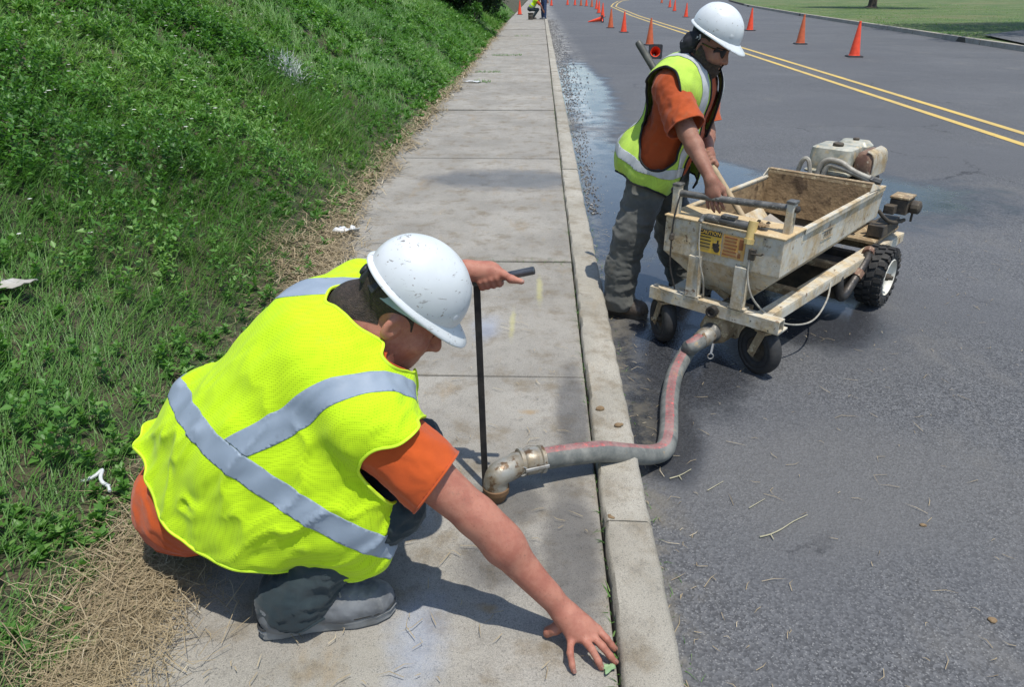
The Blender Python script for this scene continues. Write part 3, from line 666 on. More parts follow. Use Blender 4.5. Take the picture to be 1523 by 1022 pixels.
# raised back board
m = MB(); quad_plate(m, [(-.285, 1.05, ZM), (.285, 1.05, ZM), (.292, 1.09, ZT + .05), (-.292, 1.09, ZT + .05)], .006)
m.box((0, 1.10, ZT + .05), (.586, .035, .006)); m.box((0, 1.195, ZT + .004), (.57, .17, .007)); part(m, "back_board", M['muddy'], hopper, bevel=.002)
for s in (-1, 1):
    m = MB(); P = [(s * .293, 1.09, ZT + .05), (s * .312, 1.19, ZT + .012), (s * .300, 1.04, ZT + .012)]
    m.add(P + [(p[0] + s * .004, p[1], p[2] + .004) for p in P], [(0, 1, 2), (5, 4, 3), (0, 3, 4, 1), (1, 4, 5, 2), (2, 5, 3, 0)]); part(m, "gusset", M['cream'], hopper)
# handle bar on two posts
for s in (-1, 1):
    yo = .05 if s > 0 else .0
    part(MB().box((s * .272, .01 + yo, ZT + .070), (.034, .042, .155)), "handle_post", M['cream'], bevel=.004)
    part(MB().box((s * .272, .012 + yo, ZT + .152), (.042, .052, .014)), "post_cap", M['greysteel'], bevel=.003)
    part(MB().lathe([(.006, 0), (.016, .002), (.016, .012), (.009, .018), (.004, .02)], (s * .290, .012 + yo, ZT + .122), (s, 0, 0), 10), "bolt", M['blacksteel'])
m = MB(); m.tube([(-.257, .012, ZT + .112), (-.1, .026, ZT + .112), (.1, .046, ZT + .117), (.257, .062, ZT + .122)], .0165, 14); part(m, "handle_bar", M['greysteel'], smooth=True)
# valve manifold on the deck edge
m = MB(); m.tube([(-.085, -.012, ZT + .028), (.13, -.012, ZT + .028)], .02, 12); m.tube([(-.085, -.012, ZT + .028), (-.11, -.012, ZT + .024), (-.115, -.035, ZT + .005)], [.02, .019, .012], 10)
m.box((.02, -.012, ZT + .052), (.07, .035, .012)); vm = part(m, "control_valve", M['greysteel'], smooth=True)
m = MB(); m.tube([(.14, -.015, ZT + .055), (.14, -.035, ZT - .03)], [.022, .020], 12); m.tube([(.14, -.034, ZT - .022), (.14, -.038, ZT - .045)], [.025, .023], 8); part(m, "yellow_fitting", M['yellowpvc'], vm, smooth=True)
m = MB(); 
for k in range(26): a = random.random() * 6.28; q = random.random() * .04; m.lathe([(.003, -.006), (.012, 0), (.003, .008)], (.15 + math.cos(a) * q, .04 + math.sin(a) * q, ZT + .016 + random.random() * .02), (random.random() - .5, random.random() - .5, 1), 6)
part(m, "sand_clump", M['slurry'])
# legs from beam up to the hopper front
for lx in (-.115, .125):
    part(MB().box((lx, -.045, .425), (.058, .018, .21)).box((lx + .025, -.028, .425), (.008, .045, .21)), "support_leg", M['cream'], bevel=.002)
    part(MB().box((lx, -.02, .322), (.085, .06, .008)), "leg_foot", M['cream'], bevel=.002)
m = MB(); m.box((0, .12, .37), (.16, .03, .10)); m.box((-.06, .1, .345), (.16, .03, .03), rotm(0, .5, 0)); m.tube([(0, .15, .33), (0, 1.0, .33)], .05, 12); part(m, "outlet_trough", M['muddy'])
# stickers on the front
yf = y0 - .0025
st1 = part(MB().box((-.055, yf, .612), (.118, .004, .11)), "caution_sticker", M['sticker_y'], bevel=.001)
part(MB().box((-.055, yf - .0022, .655), (.116, .003, .025)), "sticker_header", M['ink'], st1)
text_mesh("lettering", "CAUTION", .024, (-.055, yf - .0045, .655), (math.pi / 2, 0, 0), M['sticker_y'], st1)
m = MB()
for k in range(4): m.box((-.078, yf - .0025, .632 - .016 * k), (random.uniform(.04, .062), .002, .005))
m.lathe([(.012, 0), (.016, .001), (.016, .003), (.012, .003)], (-.015, yf - .001, .583), (0, -1, 0), 14); m.box((-.02, yf - .0025, .604), (.035, .002, .012)); m.box((-.012, yf - .0025, .618), (.008, .002, .018)); m.box((-.03, yf - .0025, .592), (.012, .002, .02))
part(m, "sticker_print", M['ink'], st1)
st2 = part(MB().box((.068, yf, .610), (.112, .004, .11)), "warning_sticker", M['sticker_o'], bevel=.001)
m = MB()
for k in range(6): m.box((.052, yf - .0025, .652 - .0165 * k), (random.uniform(.055, .07), .002, .008))
m.box((.105, yf - .0025, .63), (.02, .002, .05)); m.box((.1, yf - .0025, .575), (.014, .002, .022)); part(m, "sticker_print", M['ink_o'], st2)
# side name plate scribble
tx = text_mesh("side_lettering", "RAVI", .042, (.3015, .50, .605), (math.pi / 2, 0, math.pi / 2), M['enginedark'], hopper)
m = MB()
for z, y_a, y_b in ((.582, .43, .575), (.630, .43, .575)): m.box((.3005, (y_a + y_b) / 2, z), (.002, y_b - y_a, .0022))
part(m, "side_frame", M['muddy'], hopper)["kind"] = "stuff"
# cables on the front
m = MB(); m.tube(smooth_path([(-.255, -.0, ZT + .10), (-.25, -.045, ZT - .02), (-.245, -.055, .56), (-.235, -.06, .45), (-.2, -.055, .34)], 6), .0045, 6); part(m, "throttle_cable", M['blacksteel'], smooth=True)
part(MB().lathe([(.006, -.02), (.014, -.012), (.012, .01), (.005, .02)], (-.248, -.05, .60), (0, 0, 1), 8), "cable_joint", M['enginedark'])
m = MB(); m.tube(smooth_path([(-.105, -.045, ZT), (-.1, -.05, .60), (-.075, -.06, .5), (-.055, -.05, .42), (-.06, -.02, .33)], 6), .004, 6); part(m, "control_cable", M['cable'], smooth=True)
m = MB(); m.tube(smooth_path([(.16, -.045, .60), (.165, -.055, .50), (.2, -.05, .40), (.25, .03, .305), (.30, .14, .235), (.345, .28, .20), (.36, .40, .205), (.345, .55, .25), (.3, .70, .29)], 6), .0045, 6); part(m, "control_cable", M['cable'], smooth=True)
m = MB(); m.box((.165, -.042, .60), (.03, .02, .05)); m.tube([(.165, -.05, .605), (.215, -.06, .612), (.225, -.06, .622)], .005, 6); part(m, "lever", M['enginedark'], bevel=.002)
# pump block under the beam and its outlet
m = MB(); m.lathe([(.035, 0), (.075, .01), (.082, .05), (.082, .12), (.06, .14)], (.02, .1, .175), (0, -1, 0), 8); m.box((.02, .16, .175), (.15, .16, .14)); pump = part(m, "pump_head", M['muddy'], bevel=.006)
part(MB().lathe([(.05, 0), (.052, .02), (.046, .03), (.046, .06)], (.02, -.03, .165), (-.12, -1, -.12), 18), "outlet_flange", M['greysteel'], pump, smooth=True)
# rear axle, wheels
part(MB().tube([(-.33, 1.30, .175), (.33, 1.30, .175)], .02, 10).box((0, 1.30, .235), (.42, .05, .10)), "axle", M['enginedark'])
def rear_wheel(x, s):
    c = Vector((x, 1.30, .178)); ax = Vector((s, 0, 0)); w = MB(); hw = .068
    w.lathe([(.104, -hw * .9), (.125, -hw), (.152, -hw * .95), (.165, -hw * .6), (.169, 0), (.165, hw * .6), (.152, hw * .95), (.125, hw), (.104, hw * .9)], c, ax, 40, cap=False)
    nb = 22
    for k in range(nb):
        for row, (off, ww, ph) in enumerate(((-.045, .036, 0), (0, .034, .5), (.045, .036, 0))):
            a = 2 * math.pi * (k + ph) / nb; rr = .170 if row == 1 else .166
            R = Matrix.Rotation(a, 3, 'X'); w.box(c + R @ Vector((off, 0, rr)), (ww, .027, .017), R @ (Matrix.Rotation(.35 * (1 if row == 1 else 0), 3, 'Z')))
        a = 2 * math.pi * (k + .2) / nb; R = Matrix.Rotation(a, 3, 'X')
        for e in (-1, 1): w.box(c + R @ Vector((e * .067, 0, .148)), (.010, .022, .03), R)
    ty = w.build("rear_wheel", M['rubber'], CART)
    h = MB(); h.lathe([(.02, -.05), (.098, -.055), (.104, -.045), (.102, .045), (.09, .036), (.07, .028), (.035, .030), (.03, .042), (.0, .042)], c, ax, 32)
    h.lathe([(.098, .03), (.106, .035), (.109, .064), (.105, .068), (.101, .060), (.096, .034)], c, ax, 32)
    rim = h.build("rim", M['rim'], ty, True, sharp=35)
    MB().lathe([(.022, .03), (.022, .058), (.016, .064), (.012, .084)], c, ax, 12).tube([c + ax * .055, c + ax * .06 + Vector((0, .03, .01))], .005, 6).build("hub", M['enginedark'], rim, True, sharp=40)
rear_wheel(.365, 1); rear_wheel(-.365, -1)
# hydraulic hose assembly beside the wheel, tank under the rail
m = MB(); m.tube(smooth_path([(.30, 1.27, .33), (.32, 1.16, .29), (.315, 1.02, .20), (.31, .93, .145), (.30, .88, .16), (.29, .86, .24), (.27, .88, .30)], 5), .026, 10); part(m, "hydraulic_hose", M['blacksteel'], smooth=True)
for qa, qb in (((.316, 1.09, .245), (.314, 1.05, .22)), ((.305, 1.25, .325), (.31, 1.21, .315))): part(MB().tube([qa, qb], .035, 8), "hose_fitting", M['rust'])
cbox("fuel_tank", (.08, 1.12, .17), (.40, .24, .18), M['enginedark'], bevel=.012)
# engine on a rear platform
cbox("engine_deck", (0, 1.56, .345), (.60, .44, .02), M['muddy'])
E_ = empty  # engine parts stay children of the cart
eb = part(MB().box((-.02, 1.55, .51), (.34, .30, .31)).lathe([(.10, 0), (.115, .01), (.115, .05), (.09, .06)], (-.02, 1.71, .50), (0, 1, 0), 20), "engine_block", M['enginedark'], bevel=.01)
tank = MB(); 
def rrect(cx, cy, w, h, r, z, n=4, ez=0.0):
    z += ez
    P = []
    for (sx, sy, a0) in ((1, -1, -90), (1, 1, 0), (-1, 1, 90), (-1, -1, 180)):
        for k in range(n + 1):
            a = rad(a0 + 90 * k / n); P.append((cx + sx * (w / 2 - r) + r * math.cos(a), cy + sy * (h / 2 - r) + r * math.sin(a), z))
    return P
def loft(m, secs):
    n = len(secs[0]); P = sum(secs, []); F = [(i * n + k, i * n + (k + 1) % n, (i + 1) * n + (k + 1) % n, (i + 1) * n + k) for i in range(len(secs) - 1) for k in range(n)]
    F += [tuple(range(n - 1, -1, -1)), tuple((len(secs) - 1) * n + k for k in range(n))]; m.add(P, F)
loft(tank, [rrect(-.07, 1.52, .24, .25, .03, 0.685), rrect(-.07, 1.52, .275, .28, .03, 0.690), rrect(-.07, 1.52, .275, .28, .03, 0.700), rrect(-.07, 1.52, .25, .25, .03, 0.710), rrect(-.07, 1.52, .25, .25, .04, 0.785), rrect(-.07, 1.52, .235, .235, .03, 0.832), rrect(-.07, 1.52, .21, .21, .03, 0.840)])
tk = part(tank, "engine_tank", M['engine'], smooth=True, sharp=35)
part(MB().lathe([(.028, 0), (.031, .004), (.031, .016), (.026, .02)], (-.06, 1.49, .840), (0, 0, 1), 16), "tank_cap", M['enginedark'], tk, smooth=True)
af = MB(); loft(af, [rrect(-.03, 1.70, .19, .13, .03, 0.685), rrect(-.03, 1.70, .19, .13, .03, 0.825), rrect(-.03, 1.70, .15, .09, .03, 0.850)]); part(af, "air_filter", M['engine'], smooth=True, sharp=35)
part(MB().lathe([(.018, 0), (.02, .012), (.012, .016)], (-.03, 1.70, .849), (0, 0, 1), 12), "filter_knob", M['enginedark'])
mf = MB(); loft(mf, [rrect(.115, 1.56, .10, .24, .03, 0.685), rrect(.115, 1.56, .11, .25, .03, 0.695), rrect(.115, 1.56, .11, .25, .035, 0.785), rrect(.115, 1.56, .09, .23, .04, 0.820), rrect(.115, 1.56, .06, .20, .03, 0.830)]); muf = part(mf, "muffler", M['rust'], smooth=True, sharp=35)
sh = MB()
for k in range(9):
    yk = 1.45 + k * .027; sh.tube(smooth_path([(.172, yk, .695), (.173, yk, .775), (.16, yk, .82), (.125, yk, .837)], 4), .0065, 6)
sh.box((.171, 1.555, .70), (.006, .25, .02)); part(sh, "muffler_guard", M['cream'], muf)
for k, (za, r_) in enumerate(((.755, .016), (.735, .016))):
    m = MB(); m.tube(smooth_path([(-.12 + .03 * k, 1.36, .60), (-.09 + .03 * k, 1.37, za), (.0, 1.37, za + .02 - .012 * k), (.10, 1.37, .73 - .01 * k), (.20, 1.38, .70 - .012 * k)], 5), r_, 10); part(m, "oil_hose", M['cable'], smooth=True)
m = MB(); m.tube(smooth_path([(-.24, 1.36, .62), (-.21, 1.36, .75), (-.17, 1.36, .755), (-.14, 1.36, .62)], 5), .014, 8); part(m, "oil_hose", M['cable'], smooth=True)
part(MB().tube([(.19, 1.38, .70), (.25, 1.385, .69)], .02, 8), "hose_fitting", M['greysteel'])
# hydraulic motor and linkage at the rear right
part(MB().box((.33, 1.60, .582), (.11, .14, .014)), 'motor_cover', M['muddy'], bevel=.004)
m = MB(); m.box((.33, 1.60, .53), (.10, .13, .085)); m.lathe([(.03, 0), (.04, .01), (.04, .05), (.02, .06)], (.38, 1.6, .53), (1, 0, 0), 12); m.box((.30, 1.50, .52), (.06, .06, .05)); m.tube([(.39, 1.64, .50), (.39, 1.64, .43)], .008, 6); part(m, "hydraulic_motor", M['enginedark'], bevel=.006)
m = MB(); m.tube(smooth_path([(.26, 1.42, .52), (.30, 1.45, .47), (.33, 1.52, .44), (.36, 1.62, .44)], 5), .012, 8); m.box((.27, 1.55, .40), (.09, .3, .07)); m.tube([(.2, 1.45, .43), (.33, 1.7, .41)], .014, 8); part(m, "motor_mount", M['enginedark'], bevel=.004)

# ================================================================== HOSE, FITTING, BAR
def make_hose():
    t = NT("rubber_hose"); uv = t.tc.outputs["UV"]; s = t.sep(uv)
    n = t.noise(9, 6, .7); fine = t.noise(45, 5, .7)
    col = t.mix(t.ramp(n, .35, .65), (.10, .108, .10), (.22, .22, .195))
    col = t.mix(t.ramp(t.noise(14, 6, .7), .6, .7), col, (.30, .22, .12))
    d = t.math('ABSOLUTE', t.math('SUBTRACT', s[1], .5))
    stripe = t.math('MULTIPLY', t.ramp(d, .072, .085, 1, 0), t.ramp(t.math('ADD', fine, t.math('MULTIPLY', n, .3)), .42, .62, 1, .25))
    red = t.mix(t.ramp(t.noise(60, 4), .4, .6), (.60, .06, .07), (.60, .16, .14))
    # unreadable printed lettering along the stripe
    br = t.n("ShaderNodeTexBrick"); br.inputs["Scale"].default_value = 1.0; br.inputs["Mortar Size"].default_value = .005
    br.inputs["Brick Width"].default_value = .02; br.inputs["Row Height"].default_value = .2
    cb = t.n("ShaderNodeCombineXYZ"); t.l(s[0], cb.inputs[0]); t.l(s[1], cb.inputs[1]); t.l(cb.outputs[0], br.inputs["Vector"])
    let = t.math('MULTIPLY', t.ramp(d, .03, .04, 1, 0), t.ramp(t.noise(150, 1, .5), .48, .52))
    red = t.mix(t.math('MULTIPLY', let, .55), red, (.28, .03, .03))
    col = t.mix(stripe, col, red)
    t.bsdf(col, .62, 0, t.bump(fine, .3, .003), .4); return t.m
M['hose'] = make_hose()
M['fitting'] = simple("muddy_cast_fitting", (.33, .32, .28), (.24, .19, .12), 18, .5, .35, .4, spots=(.13, .08, .04), spot_scale=26, spot_t=(.52, .62))
M['alu'] = simple("worn_aluminium", (.45, .45, .43), (.33, .31, .27), 25, .42, .5, .25, spots=(.3, .2, .1), spot_scale=30, spot_t=(.58, .68))
M['rustdark'] = simple("rusty_dark_pipe", (.12, .07, .035), (.2, .11, .05), 20, .75, .2, .5)
M['band'] = simple("pale_blue_clamp", (.45, .53, .55), (.32, .37, .37), 30, .45, .4, .2)
HR = .039
hx = .24
end = CART.matrix_basis @ Vector((.015, -.085, .158)); end2 = CART.matrix_basis @ Vector((-.0, -.20, .135))
path = [end, end2] + [Vector(PZ(px, py, ROAD + z)) for px, py, z in ((1024, 520, .085), (1004, 556, .06), (996, 595, .045), (995, 630, .04), (993, 655, .04))]
path += [Vector(PZ(986, 671, ROAD + .045)), Vector(PZ(965, 677, ROAD + .07)), Vector(PZ(930, 675, .03)), Vector(PZ(895, 672, .078)), Vector(PZ(862, 675, .088)), Vector(PZ(830, 679, .095)), Vector(PZ(806, 683, .098))]
sp = smooth_path(path, 8)
def tube_uv(name, path, r, mat, parent, n=20):
    x = None; V = []; UV = []; L = 0
    for i, p in enumerate(path):
        d = (path[min(i + 1, len(path) - 1)] - path[max(i - 1, 0)]).normalized()
        if i: L += (p - path[i - 1]).length
        upv = Vector((0, 0, 1)); s = d.cross(upv).normalized(); u = s.cross(d)
        # stripe: v=.5 faces up, and to the side where the hose lies across the kerb
        for k in range(n + 1):
            a = 2 * math.pi * k / n; V.append(p - (u * math.cos(a) + s * math.sin(a)) * r); UV.append((L, k / n))
    F = [(i * (n + 1) + k, i * (n + 1) + k + 1, (i + 1) * (n + 1) + k + 1, (i + 1) * (n + 1) + k) for i in range(len(path) - 1) for k in range(n)]
    me = bpy.data.meshes.new(name); me.from_pydata(V, [], F); ul = me.uv_layers.new(name="UVMap")
    for poly in me.polygons:
        for li in poly.loop_indices: ul.data[li].uv = UV[me.loops[li].vertex_index]
    return link_mesh(name, me, mat, parent, True)
HOSE = empty("grout_hose", (path[8].x, path[8].y, ROAD), 0, "muddy black rubber hose with red stripe lying across the kerb to the sidewalk hole", "hose")
def unpar(o, p): o.parent = p; o.matrix_parent_inverse = Matrix.Translation(-Vector(p.location)); return o
unpar(tube_uv("hose_tube", sp, HR, M['hose'], None), HOSE)
d_end = (sp[-1] - sp[-2]).normalized(); e0 = sp[-1]
unpar(MB().lathe([(.03, -.13), (.0415, -.128), (.0415, -.105), (.03, -.105)], e0 + d_end * .13, d_end, 24).build("clamp_band", M['band'], None, True), HOSE)
unpar(MB().lathe([(.03, -.085), (.0415, -.083), (.0415, -.06), (.03, -.06)], e0 + d_end * .13, d_end, 24).build("clamp_band", M['band'], None, True), HOSE)
d0 = (sp[1] - sp[0]).normalized()
unpar(MB().lathe([(.036, -.02), (.045, -.018), (.047, .02), (.043, .03), (.043, .055), (.036, .06)], sp[0] + d0 * .0, d0, 22).build("coupling", M['fitting'], None, True), HOSE)
mm = MB(); q = sp[0] + d0 * .03 + Vector((.05, -.01, -.02)); mm.tube([q, q + Vector((-.01, -.02, -.045))], .006, 6); mm.tube(smooth_path([q + Vector((-.01 + .014 * math.cos(a), -.02, -.06 + .014 * math.sin(a))) for a in np.linspace(0, 6.2, 9)], 2), .003, 5)
unpar(mm.build("cam_lever", M['alu'], None), HOSE)
# camlock coupler and elbow stuck in the hole
pz = PZ(738, 742, 0.0); FIT = empty("pipe_elbow", (pz[0], pz[1], 0), 0, "muddy cast pipe elbow with cam lock coupler set in the sidewalk hole", "pipe fitting")
top = Vector((pz[0] + .004, pz[1], .105)); cstart = e0 - d_end * .005
mm = MB(); mm.lathe([(.030, -.02), (.030, .008), (.036, .012), (.036, .03), (.031, .034)], (pz[0], pz[1], 0), (0, 0, 1), 20); unpar(mm.build("pipe_nipple", M['rustdark'], None, True), FIT)
mm = MB(); mm.lathe([(.036, .03), (.045, .034), (.046, .052), (.041, .056)], (pz[0], pz[1], 0), (0, 0, 1), 22); unpar(mm.build("elbow_collar", M['rustdark'], None, True), FIT)
tgt = cstart + d_end * .095
mm = MB(); mm.tube(smooth_path([Vector((pz[0], pz[1], .05)), Vector((pz[0], pz[1], .075)), Vector((pz[0] + .012, pz[1] + .002, .103)), Vector((pz[0] + .04, pz[1] + .006, .112)) * .5 + tgt * .5, tgt], 6), .042, 22); unpar(mm.build("elbow", M['fitting'], None, True), FIT)
mm = MB(); mm.lathe([(.04, -.005), (.050, 0), (.050, .012), (.045, .016), (.047, .03), (.047, .065), (.043, .07), (.050, .076), (.050, .088), (.04, .092)], cstart + d_end * .002, d_end, 26); unpar(mm.build("coupler", M['fitting'], None, True), FIT)
sd_ = d_end.cross(Vector((0, 0, 1))).normalized(); sd_ = sd_ if sd_.y < 0 else -sd_
q = cstart + d_end * .085 + sd_ * .052
mm = MB(); mm.box((q + cstart + sd_ * .056) / 2 + Vector((0, 0, .004)), (.088, .007, .012), rotm(0, 0, math.atan2(d_end.y, d_end.x))); mm.tube([q, q - sd_ * .02], .008, 8); unpar(mm.build("cam_lever", M['alu'], None, bevel=.002), FIT)
mm = MB(); cc = q + d_end * .012; mm.tube([cc + d_end * .017 * math.cos(a) + Vector((0, 0, .017 * math.sin(a))) for a in np.linspace(0, 2 * math.pi, 15)], .0028, 6); unpar(mm.build("pull_ring", M['alu'], None, True), FIT)
# black bar with a T handle held by the crouching worker
M['blackbar'] = simple("black_painted_bar", (.018, .018, .02), (.04, .038, .036), 30, .5, .3, .3, spots=(.14, .12, .1), spot_scale=60, spot_t=(.66, .72))
M['gunmetal'] = simple("gunmetal_pipe", (.09, .095, .105), (.16, .165, .17), 20, .35, .75, .15)
bb = Vector(PZ(722, 724, 0)); bt = Vector(PY(709, 424, bb.y + .02))
BAR = empty("lever_bar", bb, 0, "tall black lever bar with pipe handle held upright beside the pipe elbow", "lever bar")
dd = (bt - bb).normalized(); sx = dd.cross(Vector((0, 1, 0))).normalized()
unpar(MB().box((bb + bt) / 2, (.021, .013, (bt - bb).length), Matrix((sx, dd.cross(sx), dd)).transposed()).build("shaft", M['blackbar'], None, bevel=.002), BAR)
HB0, HB1 = Vector(PY(703, 421, bt.y)), Vector(PY(795, 402, bt.y - .02))
mm = MB(); mm.lathe([(.010, 0), (.0125, .002), (.0125, (HB1 - HB0).length - .002), (.010, (HB1 - HB0).length)], HB0, HB1 - HB0, 16); unpar(mm.build("handle", M['gunmetal'], None, True), BAR)

# ================================================================== CONES
def cone_mat(name, c):
    return simple(name, c, tuple(q * .82 for q in c), 9, .55, bump=.1, spots=tuple(q * .55 for q in c), spot_scale=14, spot_t=(.62, .75))
M['cone_bright'] = cone_mat("fluorescent_orange_plastic", (.95, .085, .028)); M['cone_dull'] = cone_mat("faded_orange_plastic", (.62, .13, .045)); M['cone_base'] = simple("black_cone_base", (.025, .025, .028), None, 8, .8)
_cm = {}
def cone(h, bright):
    key = bright
    if key not in _cm:
        b = MB(); n20 = len(rrect(0, 0, .40, .40, .05, 0)); circ = [(.146 * math.cos(a), .146 * math.sin(a)) for a in [rad(-53) + 2 * math.pi * i / n20 for i in range(n20)]]
        rings = [rrect(0, 0, .40, .40, .05, .006), rrect(0, 0, .40, .40, .05, .022), rrect(0, 0, .36, .36, .06, .034), [(x, y, .036) for x, y in circ], [(x, y, .006) for x, y in circ]]; nn = len(circ)
        b.add(sum(rings, []), [(i * nn + k, i * nn + (k + 1) % nn, ((i + 1) % 5) * nn + (k + 1) % nn, ((i + 1) % 5) * nn + k) for i in range(5) for k in range(nn)]); b.box((.17, .17, .003), (.04, .04, .006)); b.box((-.17, -.17, .003), (.04, .04, .006)); b.box((.17, -.17, .003), (.04, .04, .006)); b.box((-.17, .17, .003), (.04, .04, .006))
        bo = b.build("base", M['cone_base']); c = MB()
        c.lathe([(.150, .03), (.150, .045), (.140, .05), (.030, .86), (.033, .862), (.033, .88), (.026, .9), (.020, .9), (.021, .8), (.128, .05), (.146, .032)], (0, 0, 0), (0, 0, 1), 28, cap=False)
        co = c.build("cone_shell", M['cone_bright'] if bright else M['cone_dull'], None, True)
        me1, me2 = bo.data, co.data; bpy.data.objects.remove(bo); bpy.data.objects.remove(co); _cm[key] = (me1, me2)
    e = empty("traffic_cone"); s = h / .9; e.scale = (s, s, s)
    for nm, me in zip(("base", "cone_shell"), _cm[key]):
        o = bpy.data.objects.new(nm, me); COL.objects.link(o); o.parent = e
    return e
GR1, GR2, GR3 = "cones beyond the yellow centre line", "cones along the closed lane", "far cones of the lane taper"
cones = [(1270, 84, .88, 1, "bright orange traffic cone beyond the yellow lines, nearest the driveway", GR1), (1190, 65, .88, 0, "faded orange traffic cone between two bright cones beyond the yellow lines", GR1),
         (1115, 45, .88, 1, "bright orange traffic cone beyond the yellow lines, partly behind the standing worker's helmet", GR1), (1020, 25, .80, 1, "bright orange traffic cone standing off by itself beyond the yellow lines", GR1),
         (1003, 16, .8, 1, "orange traffic cone in the distant close-set row beyond the yellow lines", GR1), (996, 10.5, .8, 1, "orange traffic cone in the distant close-set row beyond the yellow lines", GR1),
         (984, 4, .8, 0, "orange traffic cone in the distant close-set row beyond the yellow lines", GR1),
         (966, 66.5, .80, 0, "faded orange traffic cone standing right behind the knocked over cone in the closed lane", GR2), (927.5, 47.5, .78, 1, "bright orange traffic cone beside a faded one in the closed lane", GR2), (908, 41, .80, 0, "faded orange traffic cone beside a bright one in the closed lane", GR2),
         (896, 25, .8, 1, "bright orange traffic cone standing behind the cone toppled to the left", GR2),
         (890.5, 19, .8, 1, "orange traffic cone in the far taper row", GR3), (887, 13, .8, 1, "orange traffic cone in the far taper row", GR3), (880, 9.8, .8, 0, "orange traffic cone in the far taper row", GR3), (872, 8.6, .8, 1, "orange traffic cone in the far taper row", GR3),
         (864, 8, .8, 0, "orange traffic cone in the far taper row", GR3), (855, 7.4, .8, 1, "orange traffic cone in the far taper row", GR3), (844, 7, .8, 1, "orange traffic cone in the far taper row", GR3), (820, 8, .8, 1, "orange traffic cone in the far taper row", GR3)]
for px, py, h, br, lab, grp in cones:
    p = PZ(px, py, ROAD); c = cone(h, br); c.location = (p[0], p[1], ROAD + .002); c.rotation_euler = (0, 0, random.uniform(-.3, .3)); tag(c, lab, "cone", grp)
p = PZ(773, 21.5, 0); c = cone(.8, 1); c.location = (p[0], p[1], .006); tag(c, "bright orange traffic cone standing on the sidewalk by the far crouching worker", "cone")
# two toppled cones: they rest on the rim of the cone and the base corner
def toppled(px, py, heading, br, lab):
    p = PZ(px, py, ROAD); c = cone(.8, br); tilt = math.pi / 2 + math.atan2(.17, .86)
    c.rotation_euler = (Matrix.Rotation(heading, 3, 'Z') @ Matrix.Rotation(tilt, 3, 'X')).to_euler()
    c.location = (p[0], p[1], ROAD + .2 * .89 + .002); tag(c, lab, "cone", "toppled cones")
toppled(974, 87, rad(174), 1, "knocked over cone showing its red hollow base, behind the standing worker's shoulder")
toppled(896, 33, rad(-112), 1, "knocked over bright orange cone pointing towards the kerb")
